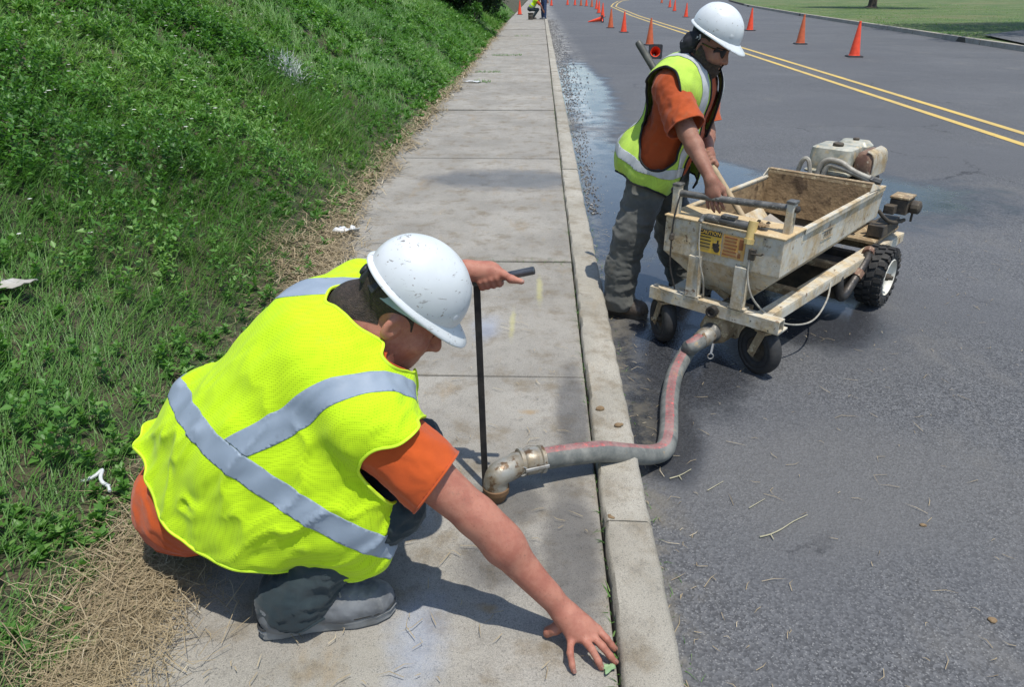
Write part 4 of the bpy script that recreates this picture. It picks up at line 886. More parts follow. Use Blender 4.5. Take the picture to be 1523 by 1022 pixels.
# ================================================================== PEOPLE (implicit surfaces -> meshes)
class SDF:
    def __init__(s): s.ops = []
    def cap(s, a, b, ra, rb=None, k=.02, sub=False):
        s.ops.append(('c', np.array(a, float), np.array(b, float), ra, ra if rb is None else rb, k, sub)); return s
    def chain(s, pts, rs, k=.015):
        for i in range(len(pts) - 1): s.cap(pts[i], pts[i + 1], rs[i], rs[i + 1], k)
        return s
    def ell(s, c, r, R=None, k=.03, sub=False):
        s.ops.append(('e', np.array(c, float), np.array(r, float), np.eye(3) if R is None else np.array(R, float), None, k, sub)); return s
    def rbox(s, c, hs, r, R=None, k=.01, sub=False):
        s.ops.append(('b', np.array(c, float), np.array(hs, float), np.eye(3) if R is None else np.array(R, float), r, k, sub)); return s
    def bounds(s, op):
        if op[0] == 'c': R = max(op[3], op[4]); return np.minimum(op[1], op[2]) - R, np.maximum(op[1], op[2]) + R
        if op[0] == 'e': e = np.sqrt(((op[3] * op[2][None, :]) ** 2).sum(1)); return op[1] - e, op[1] + e
        e = np.abs(op[3]) @ op[2]; return op[1] - e, op[1] + e
    def mesh(s, h, smooth=2, disp=None):
        B = [s.bounds(o) for o in s.ops if not o[6]]; lo = np.min([b[0] for b in B], 0) - .02 - 3 * h; hi = np.max([b[1] for b in B], 0) + .02 + 3 * h
        n = np.ceil((hi - lo) / h).astype(int) + 1; Fd = np.full(n, 1.0, np.float32)
        ax = [lo[i] + h * np.arange(n[i]) for i in range(3)]
        for o in s.ops:
            b0, b1 = s.bounds(o); m = o[5] + 3 * h + .02
            i0 = np.clip(np.floor((b0 - m - lo) / h).astype(int), 0, n - 1); i1 = np.clip(np.ceil((b1 + m - lo) / h).astype(int) + 1, 1, n)
            if np.any(i1 <= i0): continue
            X = ax[0][i0[0]:i1[0]][:, None, None]; Y = ax[1][i0[1]:i1[1]][None, :, None]; Z = ax[2][i0[2]:i1[2]][None, None, :]
            if o[0] == 'c':
                a, b = o[1], o[2]; d = b - a; L2 = max(d @ d, 1e-9)
                t = np.clip(((X - a[0]) * d[0] + (Y - a[1]) * d[1] + (Z - a[2]) * d[2]) / L2, 0, 1)
                D = np.sqrt((X - a[0] - t * d[0]) ** 2 + (Y - a[1] - t * d[1]) ** 2 + (Z - a[2] - t * d[2]) ** 2) - (o[3] + (o[4] - o[3]) * t)
            else:
                R = o[3]; x, y, z = X - o[1][0], Y - o[1][1], Z - o[1][2]
                u = [x * R[0, i] + y * R[1, i] + z * R[2, i] for i in range(3)]
                if o[0] == 'e':
                    r = o[2]; k0 = np.sqrt(sum((u[i] / r[i]) ** 2 for i in range(3))); k1 = np.sqrt(sum((u[i] / r[i] ** 2) ** 2 for i in range(3))) + 1e-6
                    D = k0 * (k0 - 1) / k1
                else:
                    q = [np.abs(u[i]) - (o[2][i] - o[4]) for i in range(3)]
                    D = np.sqrt(sum(np.maximum(v, 0) ** 2 for v in q)) + np.minimum(np.maximum(np.maximum(q[0], q[1]), q[2]), 0) - o[4]
            S = Fd[i0[0]:i1[0], i0[1]:i1[1], i0[2]:i1[2]]; k = o[5]
            if o[6]:
                D = -D; hh = np.maximum(k - np.abs(S - D), 0) / k; S[...] = np.maximum(S, D) + hh * hh * k * .25
            else:
                hh = np.maximum(k - np.abs(S - D), 0) / k; S[...] = np.minimum(S, D) - hh * hh * k * .25
        V, Q = surfnet(Fd, lo, h)
        for _ in range(smooth): V = lap(V, Q)
        return V, Q
def surfnet(Fd, lo, h):
    s = Fd < 0; c = [(i, j, k) for i in (0, 1) for j in (0, 1) for k in (0, 1)]
    nx, ny, nz = [q - 1 for q in Fd.shape]
    cnt = sum(s[i:i + nx, j:j + ny, k:k + nz].astype(np.int8) for i, j, k in c); act = (cnt > 0) & (cnt < 8)
    I = np.argwhere(act); vid = np.full(act.shape, -1, np.int32); vid[act] = np.arange(len(I))
    P = np.zeros((len(I), 3)); N = np.zeros(len(I))
    for a in c:
        for axn in range(3):
            if a[axn]: continue
            b = list(a); b[axn] = 1
            fa = Fd[I[:, 0] + a[0], I[:, 1] + a[1], I[:, 2] + a[2]]; fb = Fd[I[:, 0] + b[0], I[:, 1] + b[1], I[:, 2] + b[2]]
            m = (fa < 0) != (fb < 0); t = np.where(m, fa / np.where(m, fa - fb, 1), 0)
            p = np.tile(np.array(a, float), (len(I), 1)); p[:, axn] = t; P[m] += p[m]; N[m] += 1
    V = lo + h * (I + P / N[:, None]); Q = []
    for axn in range(3):
        sl0 = [slice(None)] * 3; sl1 = [slice(None)] * 3; sl0[axn] = slice(0, -1); sl1[axn] = slice(1, None)
        A = s[tuple(sl0)]; Bm = s[tuple(sl1)]; e = np.argwhere(A != Bm); o1, o2 = (axn + 1) % 3, (axn + 2) % 3
        ok = (e[:, o1] > 0) & (e[:, o2] > 0) & (e[:, o1] < vid.shape[o1]) & (e[:, o2] < vid.shape[o2]); e = e[ok]
        def cell(d1, d2): q = e.copy(); q[:, o1] -= d1; q[:, o2] -= d2; return vid[q[:, 0], q[:, 1], q[:, 2]]
        q = np.stack([cell(1, 1), cell(0, 1), cell(0, 0), cell(1, 0)], -1); flip = ~A[e[:, 0], e[:, 1], e[:, 2]]; q[flip] = q[flip][:, ::-1]; Q.append(q)
    return V, np.concatenate(Q)
def lap(V, Q, f=.6):
    S = np.zeros_like(V); C = np.zeros(len(V))
    for k in range(4):
        a, b = Q[:, k], Q[:, (k + 1) % 4]
        for i in range(3): S[:, i] += np.bincount(a, V[b, i], len(V)) + np.bincount(b, V[a, i], len(V))
        C += np.bincount(a, minlength=len(V)) + np.bincount(b, minlength=len(V))
    return V + f * (S / np.maximum(C, 1)[:, None] - V)
def normals(V, T):
    n = np.cross(V[T[:, 1]] - V[T[:, 0]], V[T[:, 2]] - V[T[:, 0]]); N = np.zeros_like(V)
    for k in range(3):
        for i in range(3): N[:, i] += np.bincount(T[:, k], n[:, i], len(V))
    return N / (np.linalg.norm(N, axis=1, keepdims=True) + 1e-12)
def tris(Q): return np.concatenate([Q[:, [0, 1, 2]], Q[:, [0, 2, 3]]])
def clip(V, T, g):
    """keep the part of a triangle mesh where the vertex function g >= 0 (clean interpolated edges)"""
    ins = g >= 0; c = ins[T].sum(1); keep = T[c == 3]; newV = []; cache = {}; base = len(V); out = [keep]
    ext = []
    def cut(a, b):
        key = (a, b) if a < b else (b, a)
        if key not in cache:
            t = g[a] / (g[a] - g[b]); cache[key] = base + len(newV); newV.append(V[a] + (V[b] - V[a]) * t)
        return cache[key]
    for tri in T[(c == 1) | (c == 2)]:
        f = ins[tri]; 
        if f.sum() == 1:
            i = int(np.argmax(f)); a, b, d = tri[i], tri[(i + 1) % 3], tri[(i + 2) % 3]; ext.append((a, cut(a, b), cut(a, d)))
        else:
            i = int(np.argmin(f)); a, b, d = tri[i], tri[(i + 1) % 3], tri[(i + 2) % 3]; p, q = cut(b, a), cut(d, a); ext += [(p, b, d), (p, d, q)]
    if ext: out.append(np.array(ext))
    V2 = np.concatenate([V, np.array(newV)]) if newV else V; T2 = np.concatenate(out)
    u, inv = np.unique(T2, return_inverse=True); return V2[u], inv.reshape(T2.shape)
def boundary_loops(T):
    E = {}
    for t in T:
        for k in range(3):
            a, b = int(t[k]), int(t[(k + 1) % 3]); E[(a, b)] = 1
    nxt = {a: b for (a, b) in E if (b, a) not in E}; loops = []
    while nxt:
        a = next(iter(nxt)); L = [a]; 
        while a in nxt:
            a = nxt.pop(a)
            if a == L[0]: L.append(a); break
            L.append(a)
        loops.append(L)
    return loops
def largest(V, T, minf=200):
    """drop small disconnected scraps"""
    lab = np.arange(len(V))
    while True:
        m = lab[T].min(1); new = lab.copy(); np.minimum.at(new, T.ravel(), np.repeat(m, 3)); new = new[new]
        if np.array_equal(new, lab): break
        lab = new
    u, c = np.unique(lab[T[:, 0]], return_counts=True); ok = u[c >= minf]; T = T[np.isin(lab[T[:, 0]], ok)]
    u, inv = np.unique(T, return_inverse=True); return V[u], inv.reshape(T.shape)
def add_mesh(name, V, F, mat, parent, thick=0.0, tint=None):
    o = link_mesh(name, np_mesh(name, V, F, tint), mat, parent, True)
    if thick:
        md = o.modifiers.new("thickness", 'SOLIDIFY'); md.thickness = thick; md.offset = -1
    return o
def trim(name, V, T, r, mat, parent, minlen=20, fix=lambda o: o):
    """a bound edge: one tube along each open edge of the cloth"""
    for L in boundary_loops(T):
        if len(L) < minlen: continue
        P = V[L].copy()
        for _ in range(4): P[1:-1] = .5 * P[1:-1] + .25 * (P[:-2] + P[2:])
        P = P[::2] if len(P) > 60 else P
        fix(MB().tube([Vector(p) for p in P], r, 6).build(name, mat, parent, True))
def smooth_edges(V, T, n=14):
    """iron out cut corners along the open edges"""
    V = V.copy()
    for L in boundary_loops(T):
        if len(L) < 8: continue
        P = V[L]; closed = L[0] == L[-1]
        for _ in range(n):
            if closed: Q = P[:-1]; Q = .5 * Q + .25 * (np.roll(Q, 1, 0) + np.roll(Q, -1, 0)); P = np.concatenate([Q, Q[:1]])
            else: P[1:-1] = .5 * P[1:-1] + .25 * (P[:-2] + P[2:])
        V[L] = P
    return V
def frame(fwd, up):
    f = np.array(fwd, float); f /= np.linalg.norm(f); u = np.array(up, float); u -= f * (u @ f); u /= np.linalg.norm(u); r = np.cross(f, u); return np.stack([r, f, u], 1)  # columns right, forward, up
def folds(V, N, A, amp, sc, seed=0, ridge=True):
    """fold relief: noise in the frame A (3x3) with per-axis frequency sc"""
    q = (V @ A) * np.array(sc) + seed * 13.7; n = fbm(q, 2) * 2 - 1
    if ridge: n = 1 - 2 * np.abs(n) ** .7
    return V + N * (n * amp)[:, None]

# ---- materials for people
def make_skin(name, c, c2):
    t = NT(name); col = t.mix(t.ramp(t.noise(22, 5, .65), .35, .68), c, c2); col = t.mix(t.ramp(t.noise(7, 4, .6), .48, .66, 0, .5), col, (c2[0] * .9, c2[1] * .72, c2[2] * .68)); col = t.mix(t.ramp(t.noise(38, 6, .75), .58, .7, 0, .45), col, (.19, .12, .085)); col = t.mix(t.ramp(t.noise(120, 3, .6), .6, .72, 0, .35), col, tuple(q * .55 for q in c2)); col = t.mix(t.ramp(t.noise(260, 2, .5), .68, .74, 0, .6), col, tuple(q * .35 for q in c2))
    nr = t.bump(t.math('ADD', t.vor(420), t.math('MULTIPLY', t.noise(70, 3), 1.2)), .22, .002)
    t.bsdf(col, .58, 0, nr, .35, **{"Subsurface Weight": .12, "Subsurface Radius": (.012, .005, .003), "Subsurface Scale": .5}); return t.m
M['skin1'] = make_skin("sunburnt_skin", (.42, .185, .125), (.335, .125, .085)); M['skin2'] = make_skin("tanned_skin", (.33, .165, .11), (.25, .115, .075))
M['nail'] = simple("finger_nail", (.34, .17, .13), None, 20, .5); M['lip'] = simple("lip_skin", (.24, .085, .075), None, 20, .45)
def make_vest(name, c, c2, dirt):
    t = NT(name); geo = t.tc.outputs["Object"]
    col = t.mix(t.ramp(t.noise(5, 5, .6), .3, .72), c, c2); col = t.mix(t.ramp(t.noise(9, 6, .7), .60, .78, 0, dirt), col, (.16, .17, .08))
    cell = t.vor(185, vec=geo, rnd=.12); hole = t.ramp(cell, .18, .36, 1, 0)
    col = t.mix(t.math('MULTIPLY', hole, .5), col, tuple(q * .40 for q in c2))
    t.bsdf(col, .8, 0, t.bump(cell, .45, .002), .15, **{"Sheen Weight": .1}); return t.m
M['vest1'] = make_vest("lime_mesh_fabric", (.52, .79, .012), (.46, .69, .010), .25); M['vest2'] = make_vest("lime_mesh_fabric_worn", (.47, .68, .09), (.38, .55, .09), .7)
M['reflect'] = simple("silver_reflective_tape", (.27, .33, .40), (.23, .285, .35), 7, .62, .0, .12, 40, spots=(.17, .2, .24), spot_scale=12, spot_t=(.6, .8)); M['reflect2'] = simple("silver_tape_worn", (.46, .48, .48), (.34, .36, .37), 12, .6, .0, .12, 40, spots=(.24, .24, .22), spot_scale=20, spot_t=(.56, .7))
def cloth(name, c, c2, weave=700, dirt=None):
    t = NT(name); col = t.mix(t.ramp(t.noise(7, 5, .62), .32, .7), c, c2)
    if dirt: col = t.mix(t.ramp(t.noise(13, 6, .7), .58, .72, 0, .7), col, dirt)
    nr = t.bump(t.math('ADD', t.noise(weave, 2), t.math('MULTIPLY', t.noise(45, 4), 1.5)), .35, .002)
    t.bsdf(col, .9, 0, nr, .2, **{"Sheen Weight": .15}); return t.m
M['orange'] = cloth("orange_cotton", (.52, .088, .016), (.44, .072, .014)); M['orange2'] = cloth("orange_cotton_dusty", (.42, .078, .020), (.35, .064, .018), dirt=(.33, .10, .04))
M['denim'] = cloth("dark_work_trousers", (.020, .032, .038), (.040, .055, .060), 500); M['trouser2'] = cloth("grey_work_trousers", (.125, .125, .112), (.075, .078, .072), 500, dirt=(.14, .125, .10)); M['jeans'] = cloth("blue_jeans", (.035, .06, .13), (.05, .08, .16))
M['boot1'] = simple("dusty_grey_leather", (.16, .17, .18), (.09, .095, .10), 14, .65, bump=.3, bscale=40, spots=(.22, .22, .21), spot_scale=12, spot_t=(.5, .72)); M['sole1'] = simple("grey_rubber_sole", (.25, .255, .25), (.17, .17, .16), 20, .8)
M['boot2'] = simple("brown_leather_boot", (.055, .042, .032), (.09, .068, .048), 14, .6, bump=.3, bscale=40); M['sole2'] = simple("dark_rubber_sole", (.04, .036, .03), (.09, .08, .065), 20, .85)
def make_helmet(name):
    t = NT(name); col = t.mix(t.ramp(t.noise(6, 4), .3, .7), (.66, .69, .69), (.57, .60, .60))
    sc = t.noise(30, 5, .75, vec=t.map((1, 1, 2.6), (.5, .9, .3)), dist=.8); ms = t.noise(7, 3, .5)
    m = t.math('MULTIPLY', t.ramp(sc, .60, .64), t.ramp(ms, .46, .54)); col = t.mix(t.math('MULTIPLY', m, .8), col, (.14, .115, .085))
    sp = t.noise(95, 2, .5); col = t.mix(t.math('MULTIPLY', t.ramp(sp, .69, .73), .8), col, (.2, .165, .12))
    t.bsdf(col, .30, 0, t.bump(t.noise(12, 3), .05, .004), .5); return t.m
M['helmet'] = make_helmet("scuffed_white_plastic"); M['strap'] = simple("black_plastic_strap", (.025, .027, .028), None, 10, .5); M['suspension'] = simple("pale_green_suspension", (.36, .46, .42), None, 10, .5); M['hair'] = simple("dark_cropped_hair", (.022, .016, .012), (.05, .035, .025), 90, .75, bump=.9, bscale=300, bdist=.004); M['bandana'] = simple("black_patterned_bandana", (.012, .012, .016), (.02, .02, .026), 12, .85, spots=(.55, .55, .58), spot_scale=26, spot_t=(.64, .665)); M['glass'] = simple("black_lens", (.01, .011, .012), None, 8, .08, bump=0); M['zip'] = simple("black_vest_binding", (.012, .012, .012), None, 8, .8); M['limebind'] = simple("lime_binding", (.62, .88, .03), None, 8, .8)

# ---- anatomy
def head_sdf(S, c, A, sc=1.0):
    """c: point between the ears, A: columns right, forward, up"""
    c = np.array(c)
    def w(x, y, z): return c + A @ (np.array([x, y, z]) * sc)
    def e(p, r, k=.03, sub=False, R=None): S.ell(w(*p), np.array(r) * sc, A if R is None else A @ R, k, sub)
    e((0, -.012, .052), (.077, .098, .088), .03); e((0, .028, -.02), (.066, .070, .085), .05); e((0, .045, -.065), (.050, .052, .048), .04)
    e((0, .072, -.092), (.024, .020, .019), .03)
    for s in (-1, 1):
        S.cap(w(s * .058, .0, -.04), w(s * .030, .062, -.092), .020 * sc, .015 * sc, .035)
        S.cap(w(s * .012, .088, .036), w(s * .045, .074, .034), .011 * sc, .009 * sc, .02)
        e((s * .045, .064, -.022), (.022, .022, .022), .03)
        e((s * .032, .100, .010), (.017, .016, .012), .012, True)
        e((s * .032, .076, .010), (.0135, .0125, .0125), .004)
        S.cap(w(s * .020, .0885, .016), w(s * .046, .080, .014), .0042 * sc, .003 * sc, .006)
        S.cap(w(s * .020, .086, .0035), w(s * .044, .079, .004), .0035 * sc, .003 * sc, .006)
        S.ell(w(s * .080, -.006, .000), np.array([.010, .020, .034]) * sc, A @ np.array(rotm(rad(-12), rad(-6 * s), rad(18 * s))), .010)
        S.ell(w(s * .090, .000, .002), np.array([.008, .011, .019]) * sc, A @ np.array(rotm(rad(-12), 0, rad(18 * s))), .006, True)
    S.cap(w(0, .090, .028), w(0, .115, -.020), .0085 * sc, .0115 * sc, .014); S.ell(w(0, .117, -.027), np.array([.013, .012, .011]) * sc, A, .010)
    for s in (-1, 1): S.ell(w(s * .013, .103, -.030), np.array([.009, .011, .008]) * sc, A, .008)
    S.cap(w(-.021, .084, -.052), w(.021, .084, -.052), .0065 * sc, .0065 * sc, .01); S.cap(w(-.018, .083, -.0645), w(.018, .083, -.0645), .0075 * sc, .0075 * sc, .01)
    S.cap(w(0, .0905, -.052), w(0, .0895, -.0525), .0065 * sc, None, .012); S.cap(w(-.020, .098, -.0585), w(.020, .098, -.0585), .0028 * sc, None, .006, True)
    return w
def hand_sdf(S, wr, A, curl, spread=(6, 2, -3, -8), thumb=None, sc=1.0, side=1, tips=None):
    """wr wrist, A columns: thumb side, fingers forward, back of hand (up)"""
    wr = np.array(wr)
    def w(x, y, z): return wr + A @ (np.array([x, y, z]) * sc)
    S.cap(w(.006, .0, .0), w(.02, .06, .0), .021 * sc, .017 * sc, .02); S.cap(w(-.012, .0, .0), w(-.022, .06, -.002), .020 * sc, .016 * sc, .02); S.cap(w(0, .02, .002), w(0, .075, .004), .019 * sc, .015 * sc, .02)
    fx = (.030, .010, -.011, -.031); fl = (.075, .083, .077, .060); fr = (.0088, .0090, .0086, .0076)
    for i in range(4):
        p = np.array([fx[i], .082 - abs(i - 1.2) * .004, .003]); a = rad(spread[i]); ang = 0; pts = [w(*p)]; c = curl[i] if isinstance(curl[0], (tuple, list)) else curl
        S.cap(w(fx[i] * .7, .045, .004), w(*p), .012 * sc, fr[i] * 1.18 * sc, .014)
        for L, cc in zip((.46, .30, .24), c):
            ang += rad(cc); d = np.array([math.sin(a) * math.cos(ang), math.cos(a) * math.cos(ang), -math.sin(ang)]); p = p + d * fl[i] * L; pts.append(w(*p))
        S.chain(pts, [fr[i] * q * sc for q in (1.12, 1.02, .94, .78)], .004)
        if tips is not None: tips.append((pts[-1], A @ d, A @ np.array([0, -math.sin(ang) * -1, math.cos(ang)])))
    th = thumb or [(.022, .018, -.004), (.048, .045, -.012), (.062, .078, -.016), (.066, .102, -.016)]
    S.chain([w(*q) for q in th], [.017 * sc, .0125 * sc, .0110 * sc, .0085 * sc], .008); S.cap(w(.012, .008, -.004), w(*th[1]), .016 * sc, .012 * sc, .02)
def arm_sdf(S, sh, el, wr, ru=(.058, .050, .043), rf=(.046, .043, .028), k=.02):
    sh, el, wr = map(np.array, (sh, el, wr)); m = (sh + el) / 2; q = el + (wr - el) * .3
    S.cap(sh, m, ru[0], ru[1], k); S.cap(m, el, ru[1], ru[2], k); S.cap(el, q, rf[0], rf[1], k); S.cap(q, wr, rf[1], rf[2], k)
def boot(name, toe, heel, parent, mu, ms, z0, hgt=.13, sc=1.0):
    toe = np.array(toe, float); heel = np.array(heel, float); d = toe - heel; L = np.linalg.norm(d[:2]); f = np.array([d[0], d[1], 0]) / L; s = np.array([f[1], -f[0], 0]); A = np.stack([s, f, [0, 0, 1]], 1); o = np.array([heel[0], heel[1], z0])
    def w(x, y, z): return o + A @ np.array([x * sc, y * L, z * sc])
    S = SDF(); S.cap(w(0, .14, .05), w(0, .16, .06), .038 * sc, .04 * sc, .03); S.ell(w(.002, .72, .045), (.047 * sc, .27 * L, .040 * sc), A, .04); S.cap(w(0, .20, .06), w(.003, .62, .05), .046 * sc, .040 * sc, .05); S.ell(w(.004, .84, .045), (.045 * sc, .13 * L, .036 * sc), A, .03)
    S.cap(w(0, .17, .06), w(0, .18, hgt), .046 * sc, .044 * sc, .03); V, Q = S.mesh(.006, 3); T = tris(Q); V, T = clip(V, T, V[:, 2] - (z0 + .022 * sc)); N = normals(V, T); V = folds(V, N, A, .0018, (40, 60, 40)); up = add_mesh(name, V, T, mu, parent)
    m = MB(); secs = []
    prof = [(0.0, .020), (.03, .034), (.15, .040), (.35, .037), (.52, .042), (.70, .052), (.85, .049), (.95, .036), (1.0, .016)]
    out = [(x, y) for y, x in prof] + [(-x, y) for y, x in prof[::-1]]
    for z, k in ((0, .95), (.006, 1.0), (.016, .97), (.026, 1.03), (.032, .99)): secs.append([tuple(w(x * k, .5 + (y - .5) * (1 + (k - 1) * .6), z)) for x, y in out])
    loft(m, secs); m.build("sole", ms, up, True, sharp=35)
    wl = MB(); wl.tube([Vector(w(x * 1.02, y, .036)) for x, y in out + out[:1]], .0035, 5); wl.build("welt", M['strap'], up, True)
    if hgt < .2:
        for q in range(3):
            yq = .585 + .065 * q; zz = .099 - .005 * q; MB().tube(smooth_path([Vector(w(sx_, yq + .02 * abs(sx_) / .03, zz - 6.0 * sx_ * sx_)) for sx_ in (-.032, -.016, 0, .016, .032)], 3), .0028, 5).build("lace", M['cable'], up, True)
    return up
def helmet(c, A, parent, sc=1.0, mat=None, ratchet=True):
    """hard hat with brim, peak, rivet bosses; c = centre of the head opening, A = right, forward, up"""
    c = np.array(c); A = np.array(A)
    def w(p): return c + A @ (np.array(p) * sc)
    S = SDF(); S.ell(w((0, 0, .0)), np.array((.112, .140, .134)) * sc, A, .02); S.ell(w((0, -.012, .03)), np.array((.107, .130, .108)) * sc, A, .03)
    for xr in (-.028, 0, .028): S.cap(w((xr, .085, .092 - abs(xr) * .5)), w((xr, -.10, .095 - abs(xr) * .5)), .007 * sc, .007 * sc, .022)
    V, Q = S.mesh(.006, 4); T = tris(Q); loc = (V - c) @ A / sc
    V, T = clip(V, T, loc[:, 2] + .002); hh = add_mesh("hard_hat", V, T, mat or M['helmet'], parent, .004)
    # brim: sweep of a profile around the opening, longer at the front
    n = 72; P = []; prof = [(0, .004), (.25, .001), (.75, -.006), (1.0, -.010), (1.02, -.0135), (.98, -.0155), (.7, -.011), (.2, -.006), (-.06, -.002)]
    for k in range(n):
        a = 2 * math.pi * k / n; fx, fy = math.sin(a), math.cos(a); bw = .014 + .044 * max(0, fy) ** 3.2 + .002 * max(0, -fy)
        for u, z in prof: P.append(w((fx * (.111 + bw * u), fy * (.139 + bw * u), z - .012 * u * max(0, fy) ** 2)))
    kq = len(prof); F = [(i * kq + j, i * kq + (j + 1) % kq, ((i + 1) % n) * kq + (j + 1) % kq, ((i + 1) % n) * kq + j) for i in range(n) for j in range(kq)]
    MB().add(P, F).build("brim", mat or M['helmet'], hh, True, sharp=60)
    for (a, z) in ((rad(75), .045), (rad(108), .04), (rad(40), .04), (rad(-75), .045), (rad(-108), .04), (rad(-40), .04), (rad(150), .045), (rad(-150), .045)):
        rr = math.sqrt(max(0, 1 - (z / .148) ** 2)); d = np.array([math.sin(a) / .112, math.cos(a) / .140, z / .148 ** 2 * .6]); nn = np.array([math.sin(a), math.cos(a) * .9, .35])
        p = np.array([math.sin(a) * .112 * rr, math.cos(a) * .140 * rr, z]); MB().lathe([(.015 * sc, -.003), (.0145 * sc, .0005), (.011 * sc, .0022), (.004 * sc, .0028)], Vector(w(p)), Vector(A @ nn), 14).build("rivet_boss", mat or M['helmet'], hh, True)
    if ratchet:
        m = MB(); pts = []
        for a in np.linspace(rad(60), rad(300), 26): pts.append(((math.sin(a) * .098, math.cos(a) * .118, -.018 - .028 * max(0, -math.cos(a)))))
        P = []
        for p in pts:
            q = np.array(p); nrm = np.array([p[0], p[1], 0]); nrm /= np.linalg.norm(nrm)
            for dz, dn in ((-.013, 0), (.016, 0), (.016, .003), (-.013, .003)): P.append(w(q + np.array([0, 0, dz]) + nrm * dn))
        F = [(i * 4 + j, i * 4 + (j + 1) % 4, (i + 1) * 4 + (j + 1) % 4, (i + 1) * 4 + j) for i in range(len(pts) - 1) for j in range(4)]; m.add(P, F); sp_ = m.build("headband", M['suspension'], hh)
        m = MB(); q = w((0, -.128, -.046)); m.box(q, (.075 * sc, .016, .036 * sc), Matrix(A.tolist())); m.lathe([(.016, -.002), (.017, .012), (.013, .015)], Vector(q), Vector(A @ np.array([0, -1, 0])), 14)
        for s in (-1, 1): m.box(w((s * .052, -.108, -.040)), (.05, .008, .03), Matrix((A @ np.array(rotm(0, 0, rad(32 * s)))).tolist()))
        m.build("ratchet", M['strap'], sp_, bevel=.003)
    return hh
def band(name, V, T, fns, off, mat, parent, thick=.0015):
    for g in fns: 
        if len(T) == 0: return
        V, T = clip(V, T, g(V))
    V, T = largest(V, T, 30); N = normals(V, T); return add_mesh(name, V + N * off, T, mat, parent, thick)
# ------------------------------------------------------------------ crouching worker
from mathutils.bvhtree import BVHTree
def nrm(v): v = np.array(v, float); return v / np.linalg.norm(v)
def caster_fn(V, T):
    bvh = BVHTree.FromPolygons([tuple(v) for v in V], [tuple(int(i) for i in t) for t in T])
    def cast(px, py):
        d = Vector(_ray(px, py)).normalized(); h = bvh.ray_cast(Vector(_C), d); return None if h[0] is None else np.array(h[0])
    return cast
def plane_fit(P):
    P = np.array(P); c = P.mean(0); u, s, vt = np.linalg.svd(P - c); return c, vt[2]
def torso_xf(pv, A): return lambda x, y, z: np.array(pv) + A @ np.array([x, y, z])

W1 = empty("person", (-.62, 1.62, 0), 0, "worker crouching on the sidewalk in lime vest, reaching one hand to the kerb", "person")
def U(o, p=W1): return unpar(o, p)
pv = np.array([-.86, 1.70, .31]); nk = np.array([-.455, 1.735, .80]); shR = np.array([-.395, 1.525, .615]); shL = np.array([-.49, 1.94, .775])
A1 = np.zeros((3, 3)); t_ = nrm(nk - pv); r_ = nrm(shR - shL); r_ = nrm(r_ - t_ * (r_ @ t_)); A1[:, 0], A1[:, 1], A1[:, 2] = r_, np.cross(t_, r_), t_
tw = torso_xf(pv, A1)
hipR, hipL = np.array([-.80, 1.61, .25]), np.array([-.84, 1.84, .26]); kneeR, kneeL = np.array([-.375, 1.555, .35]), np.array([-.36, 1.86, .33]); ankR, ankL = np.array([-.66, 1.51, .10]), np.array([-.72, 1.88, .10])
elR = np.array(PY(708, 768, 1.49)); wrR = np.array(PY(836, 908, 1.45))
elL = np.array([-.36, 2.16, .62]); wrL = np.array(PY(693, 402, 2.13))
# head and neck
Ahat = frame((.70, .10, -.70), (.71, .02, .70)); Ah = frame((.80, .10, -.58), (.58, .02, .80)); eh = PY(584, 486, 1.64); hc = eh - Ah @ np.array([.088, -.006, 0])
S = SDF(); hw = head_sdf(S, hc, Ah, 1.16); S.cap(hw(0, -.035, -.055), nk + np.array([.0, 0, .03]), .064, .070, .03); S.cap(nk + np.array([0, 0, .02]), nk - t_ * .08, .075, .09, .04)
S.cap(nk - t_ * .02, shR - r_ * .05 + t_ * .02, .055, .05, .05); S.cap(nk - t_ * .02, shL + r_ * .05, .055, .05, .05)
Vh, Qh = S.mesh(.0042, 2)
# arms and hands
S = SDF(); arm_sdf(S, shR, elR, wrR, (.066, .060, .050), (.051, .049, .029)); fdir = nrm(wrR - elR); S.ell(elR + fdir * .085 + np.array([.012, -.006, .014]), (.040, .040, .085), frame(np.cross(fdir, [0, 1, 0]), fdir), .03); S.ell(elR + fdir * .30 + np.array([.006, 0, .010]), (.020, .020, .04), frame(np.cross(fdir, [0, 1, 0]), fdir), .02); ff = nrm(np.array([.115, -.075, -.055]))
Vr, Qr = None, None
# right hand: palm arched over the slab, finger tips on the concrete
fingers = [((849, 950, .050), (848, 972, .044), (851, 990, .022), (853, 999, .008)), ((866, 949, .055), (880, 966, .050), (890, 984, .026), (894, 994, .008)), ((879, 944, .055), (896, 962, .047), (908, 977, .024), (915, 986, .008)), ((889, 937, .050), (902, 951, .040), (909, 960, .022), (914, 966, .010))]
tipsR = []
pal = np.array(PZ(862, 932, .062))
S.cap(wrR, pal, .029, .030, .02)
for i, f in enumerate(fingers):
    pts = [np.array(PZ(a, b, z)) for a, b, z in f]; rr = .0098 if i else .0088
    S.cap(wrR + (pts[0] - wrR) * .25, pts[0], .020, .0125, .022); S.chain(pts, [rr * 1.18, rr * 1.06, rr * .98, rr * .82], .004); tipsR.append(pts)
th = [np.array(PZ(a, b, z)) for a, b, z in ((842, 925, .060), (826, 936, .040), (816, 940, .022), (813, 944, .012))]; S.chain(th, [.020, .014, .012, .009], .012)
Vr, Qr = S.mesh(.0036, 2)
S = SDF(); arm_sdf(S, shL, elL, wrL, (.066, .058, .052), (.052, .048, .029))
hd = nrm(HB1 - HB0); HBm = np.array(HB0) + (np.array(HB1) - np.array(HB0)) * .50
